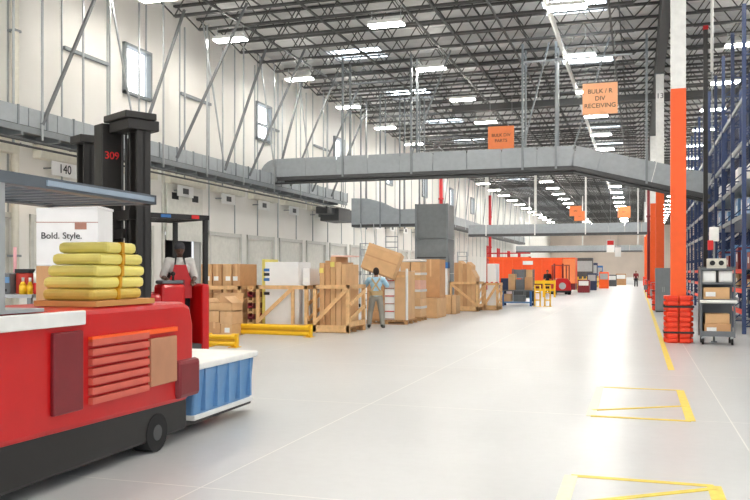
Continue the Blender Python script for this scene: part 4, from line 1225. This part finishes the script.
def person(label_, loc, rz, J, cl, skinm, detail=True, hair='short', cap=False, facing_seen=True, apron=False):
    """J: joints, local metres, facing -y. cl: (shirt material, trousers material)"""
    t = thing('person', label_, 'person', loc, rz)
    V = {k: Vector(v) for k, v in J.items()}
    vx = .009 if detail else .02
    b = MB()
    pel, che, nk, hd = V['pelvis'], V['chest'], V['neck'], V['head']
    b.sph(hd, (.078, .098, .118), 16, 12).sph(hd + Vector((0, -.02, -.06)), (.058, .075, .06), 14, 10)
    b.seg(nk, hd + Vector((0, .015, -.05)), .058, .052)
    if detail:
        b.seg(hd + Vector((0, -.092, .01)), hd + Vector((0, -.112, -.025)), .010, .016)
        for s in (-1, 1): b.sph(hd + Vector((s * .079, .01, -.005)), (.012, .022, .034), 8, 6)
    b.seg(pel, che, .125, .13).sph(che, (.165, .11, .13)).sph(pel, (.155, .11, .11)).seg(che, nk, .10, .055)
    for s in 'lr':
        sh, el, wr, hp, kn, an, to = (V[k + s] for k in ('sh', 'el', 'wr', 'hp', 'kn', 'an', 'to'))
        b.seg(che + Vector((0, 0, .09)), sh, .07, .062).seg(sh, el, .056, .043).seg(el, wr, .043, .029)
        if detail: hand(b, wr, V['hd' + s], V['up' + s], side=1 if s == 'l' else -1)
        else: b.sph(wr + Vector(V['hd' + s]) * .08, .045)
        b.seg(pel, hp, .11, .09).seg(hp, kn, .086, .056).seg(kn, an, .055, .038).seg(an, to, .04, .03)
    b.build('body', skinm, t, remesh=vx)
    c = MB()
    c.seg(pel + Vector((0, 0, .06)), che, .138, .145).sph(che, (.182, .128, .15)).sph(pel + Vector((0, 0, .05)), (.168, .125, .10)).seg(che + Vector((0, 0, .02)), nk - Vector((0, 0, .03)), .118, .072)
    for s in 'lr':
        sh, el = V['sh' + s], V['el' + s]
        c.seg(che + Vector((0, 0, .09)), sh, .085, .077).seg(sh, sh.lerp(el, .92), .075, .066)
    c.build('shirt', cl[0], t, remesh=vx * 1.3)
    c = MB()
    c.sph(pel - Vector((0, 0, .01)), (.172, .13, .12))
    for s in 'lr':
        hp, kn, an = V['hp' + s], V['kn' + s], V['an' + s]
        c.seg(pel, hp, .122, .105).seg(hp, kn, .103, .078).seg(kn, an + Vector((0, 0, .0)), .078, .066)
    c.build('trousers', cl[1], t, remesh=vx * 1.3)
    for s in 'lr':
        an, to = V['an' + s], V['to' + s]
        dn = Vector((0, 0, -.03)); bk = (an - to).normalized() * .05
        MB().seg(an + dn + bk, to, .046, .04).seg(an, an + dn, .05, .05).build('shoe', black, t, remesh=vx * 1.2)
    if detail:
        for s in (-1, 1):
            e = MB().sph(hd + Vector((s * .03, -.083, .018)), (.014, .010, .009), 10, 6).build('eye', eyew, t)
            MB().sph(hd + Vector((s * .03, -.091, .018)), (.006, .004, .006), 8, 6).build('iris', black, e)
            MB().bar(hd + Vector((s * .016, -.096, .042)), hd + Vector((s * .048, -.084, .040)), .008, .007).build('eyebrow', hairm, t)
        MB().bar(hd + Vector((-.024, -.093, -.058)), hd + Vector((.024, -.093, -.058)), .012, .010).build('lips', mat('lips', (120, 62, 58), .5), t)
    h = MB().sph(hd + Vector((0, .014, .028)), (.088, .1, .105), 16, 12)
    h.sph(hd + Vector((0, .035, -.01)), (.08, .08, .09), 14, 10)
    h.build('hair', hairm, t, remesh=vx)
    if cap:
        MB().sph(hd + Vector((0, .0, .045)), (.094, .11, .092), 16, 10).build('cap', capm, t, remesh=vx)
        MB().prism([(-.075, -.085), (.075, -.085), (.062, -.16), (.03, -.178), (-.03, -.178), (-.062, -.16)], hd.z + .042, hd.z + .054, 'z').build('cap_visor', capm, t)
    return t, V


# driver, facing the camera
def stand(p=.95, lean=0):
    return dict(pelvis=(0, 0, p), chest=(0, -lean, p + .36), neck=(0, -lean * 1.2, p + .55), head=(0, -lean * 1.4 - .02, p + .70))


Jd = stand(.93, .06)
Jd.update(shl=(.19, -.06, 1.42), ell=(.27, -.05, 1.14), wrl=(.2, -.30, 1.07), shr=(-.19, -.06, 1.42), elr=(-.28, -.06, 1.15), wrr=(-.22, -.31, 1.10),
          hdl=(-.2, -1, -.25), upl=(0, 0, 1), hdr=(.2, -1, -.25), upr=(0, 0, 1),
          hpl=(.1, 0, .88), knl=(.11, -.03, .49), anl=(.12, .02, .09), tol=(.14, -.13, .04), hpr=(-.1, 0, .88), knr=(-.11, -.03, .49), anr=(-.12, .02, .09), tor=(-.14, -.13, .04))
dl = Mx @ Vector((1.13, -.12, .365))
ang = math.atan2(-dl.x, dl.y)            # turn so that -y looks at the camera
t, V = person('person in white shirt, red apron and dark cap driving the reach truck', dl, ang + .12, Jd, (shirtw, dkp), skin, True, cap=True)
# apron: bib, skirt, straps
MB().prism([(-.1, 1.36), (.1, 1.36), (.15, 1.18), (.19, 1.1), (.2, .78), (-.2, .78), (-.19, 1.1), (-.15, 1.18)], -.225, -.20, 'y').build('apron', red, t, bevel=.008)
for s in (-1, 1): MB().bar((s * .09, -.205, 1.35), (s * .06, -.10, 1.52), .025, .012).build('apron_strap', black, t)
MB().b(-.075, .075, -.235, -.225, .98, 1.1).build('apron_pocket', dred, t)

# worker, back to the camera, arms up to the carton
Jw = stand(.9, .04)
Jw.update(shl=(.2, -.03, 1.38), ell=(.30, -.22, 1.22), wrl=(.22, -.42, 1.38), shr=(-.2, -.03, 1.38), elr=(-.32, -.2, 1.20), wrr=(-.28, -.42, 1.36),
          hdl=(-.1, -.7, .6), upl=(0, .6, .8), hdr=(.1, -.7, .6), upr=(0, .6, .8),
          hpl=(.1, 0, .85), knl=(.16, -.05, .47), anl=(.2, .02, .09), tol=(.22, -.13, .04), hpr=(-.1, 0, .85), knr=(-.15, -.03, .47), anr=(-.19, .03, .09), tor=(-.22, -.12, .04))
Zk = 23.3
x, y = at(376, Zk)
t, V = person('worker seen from behind in pale blue shirt and grey trousers lifting a carton', (x, y, 0), math.atan2(-x, y) + PI - .05, Jw, (shirtb, greyp), skin2, True)
bk = .128
MB().bar((-.12, bk - .03, 1.42), (.13, bk + .0, 1.05), .045, .012, up=(0, 1, 0)).build('back_strap', strapm, t)
MB().bar((.12, bk - .03, 1.42), (-.13, bk + .0, 1.05), .045, .012, up=(0, 1, 0)).build('back_strap', strapm, t)
bl = MB()
N_ = 20
for i in range(N_):
    a0, a1 = 2 * PI * i / N_, 2 * PI * (i + 1) / N_
    bl.bar((.183 * math.cos(a0), .142 * math.sin(a0), 1.0), (.183 * math.cos(a1), .142 * math.sin(a1), 1.0), .012, .13)
bl.build('back_belt', strapm, t)

# distant people
for px, Z, rz, lb, c in ((547.5, 59.5, 0, 'distant person in dark clothes standing by the small red forklift', (dkp, dkp)), (636, 88, 0, 'distant person in dark clothes walking near the orange columns', (dred, dkp)), (601, 98, .4, 'distant person in a pale shirt far down the aisle', (shirtw, dkp))):
    J = stand(.92, .02)
    J.update(shl=(.2, -.02, 1.4), ell=(.24, .02, 1.12), wrl=(.23, -.08, .88), shr=(-.2, -.02, 1.4), elr=(-.24, .02, 1.12), wrr=(-.23, -.08, .88), hdl=(0, -.2, -1), upl=(1, 0, 0), hdr=(0, -.2, -1), upr=(-1, 0, 0),
             hpl=(.1, 0, .87), knl=(.11, -.06, .48), anl=(.12, 0, .09), tol=(.13, -.14, .04), hpr=(-.1, 0, .87), knr=(-.11, .03, .48), anr=(-.12, .1, .09), tor=(-.13, -.04, .04))
    person(lb, (*at(px, Z), 0), rz, J, c, skin2, False)

# ================================================================ WORLD, VIEW
w = bpy.data.worlds.new('world'); S.world = w; w.use_nodes = True
bg = w.node_tree.nodes['Background']; bg.inputs[0].default_value = lin((246, 249, 255)); bg.inputs[1].default_value = 1.3
S.view_settings.view_transform = 'Standard'; S.view_settings.look = 'None'; S.view_settings.gamma = 1; S.view_settings.exposure = 0.0
S.view_settings.use_curve_mapping = False
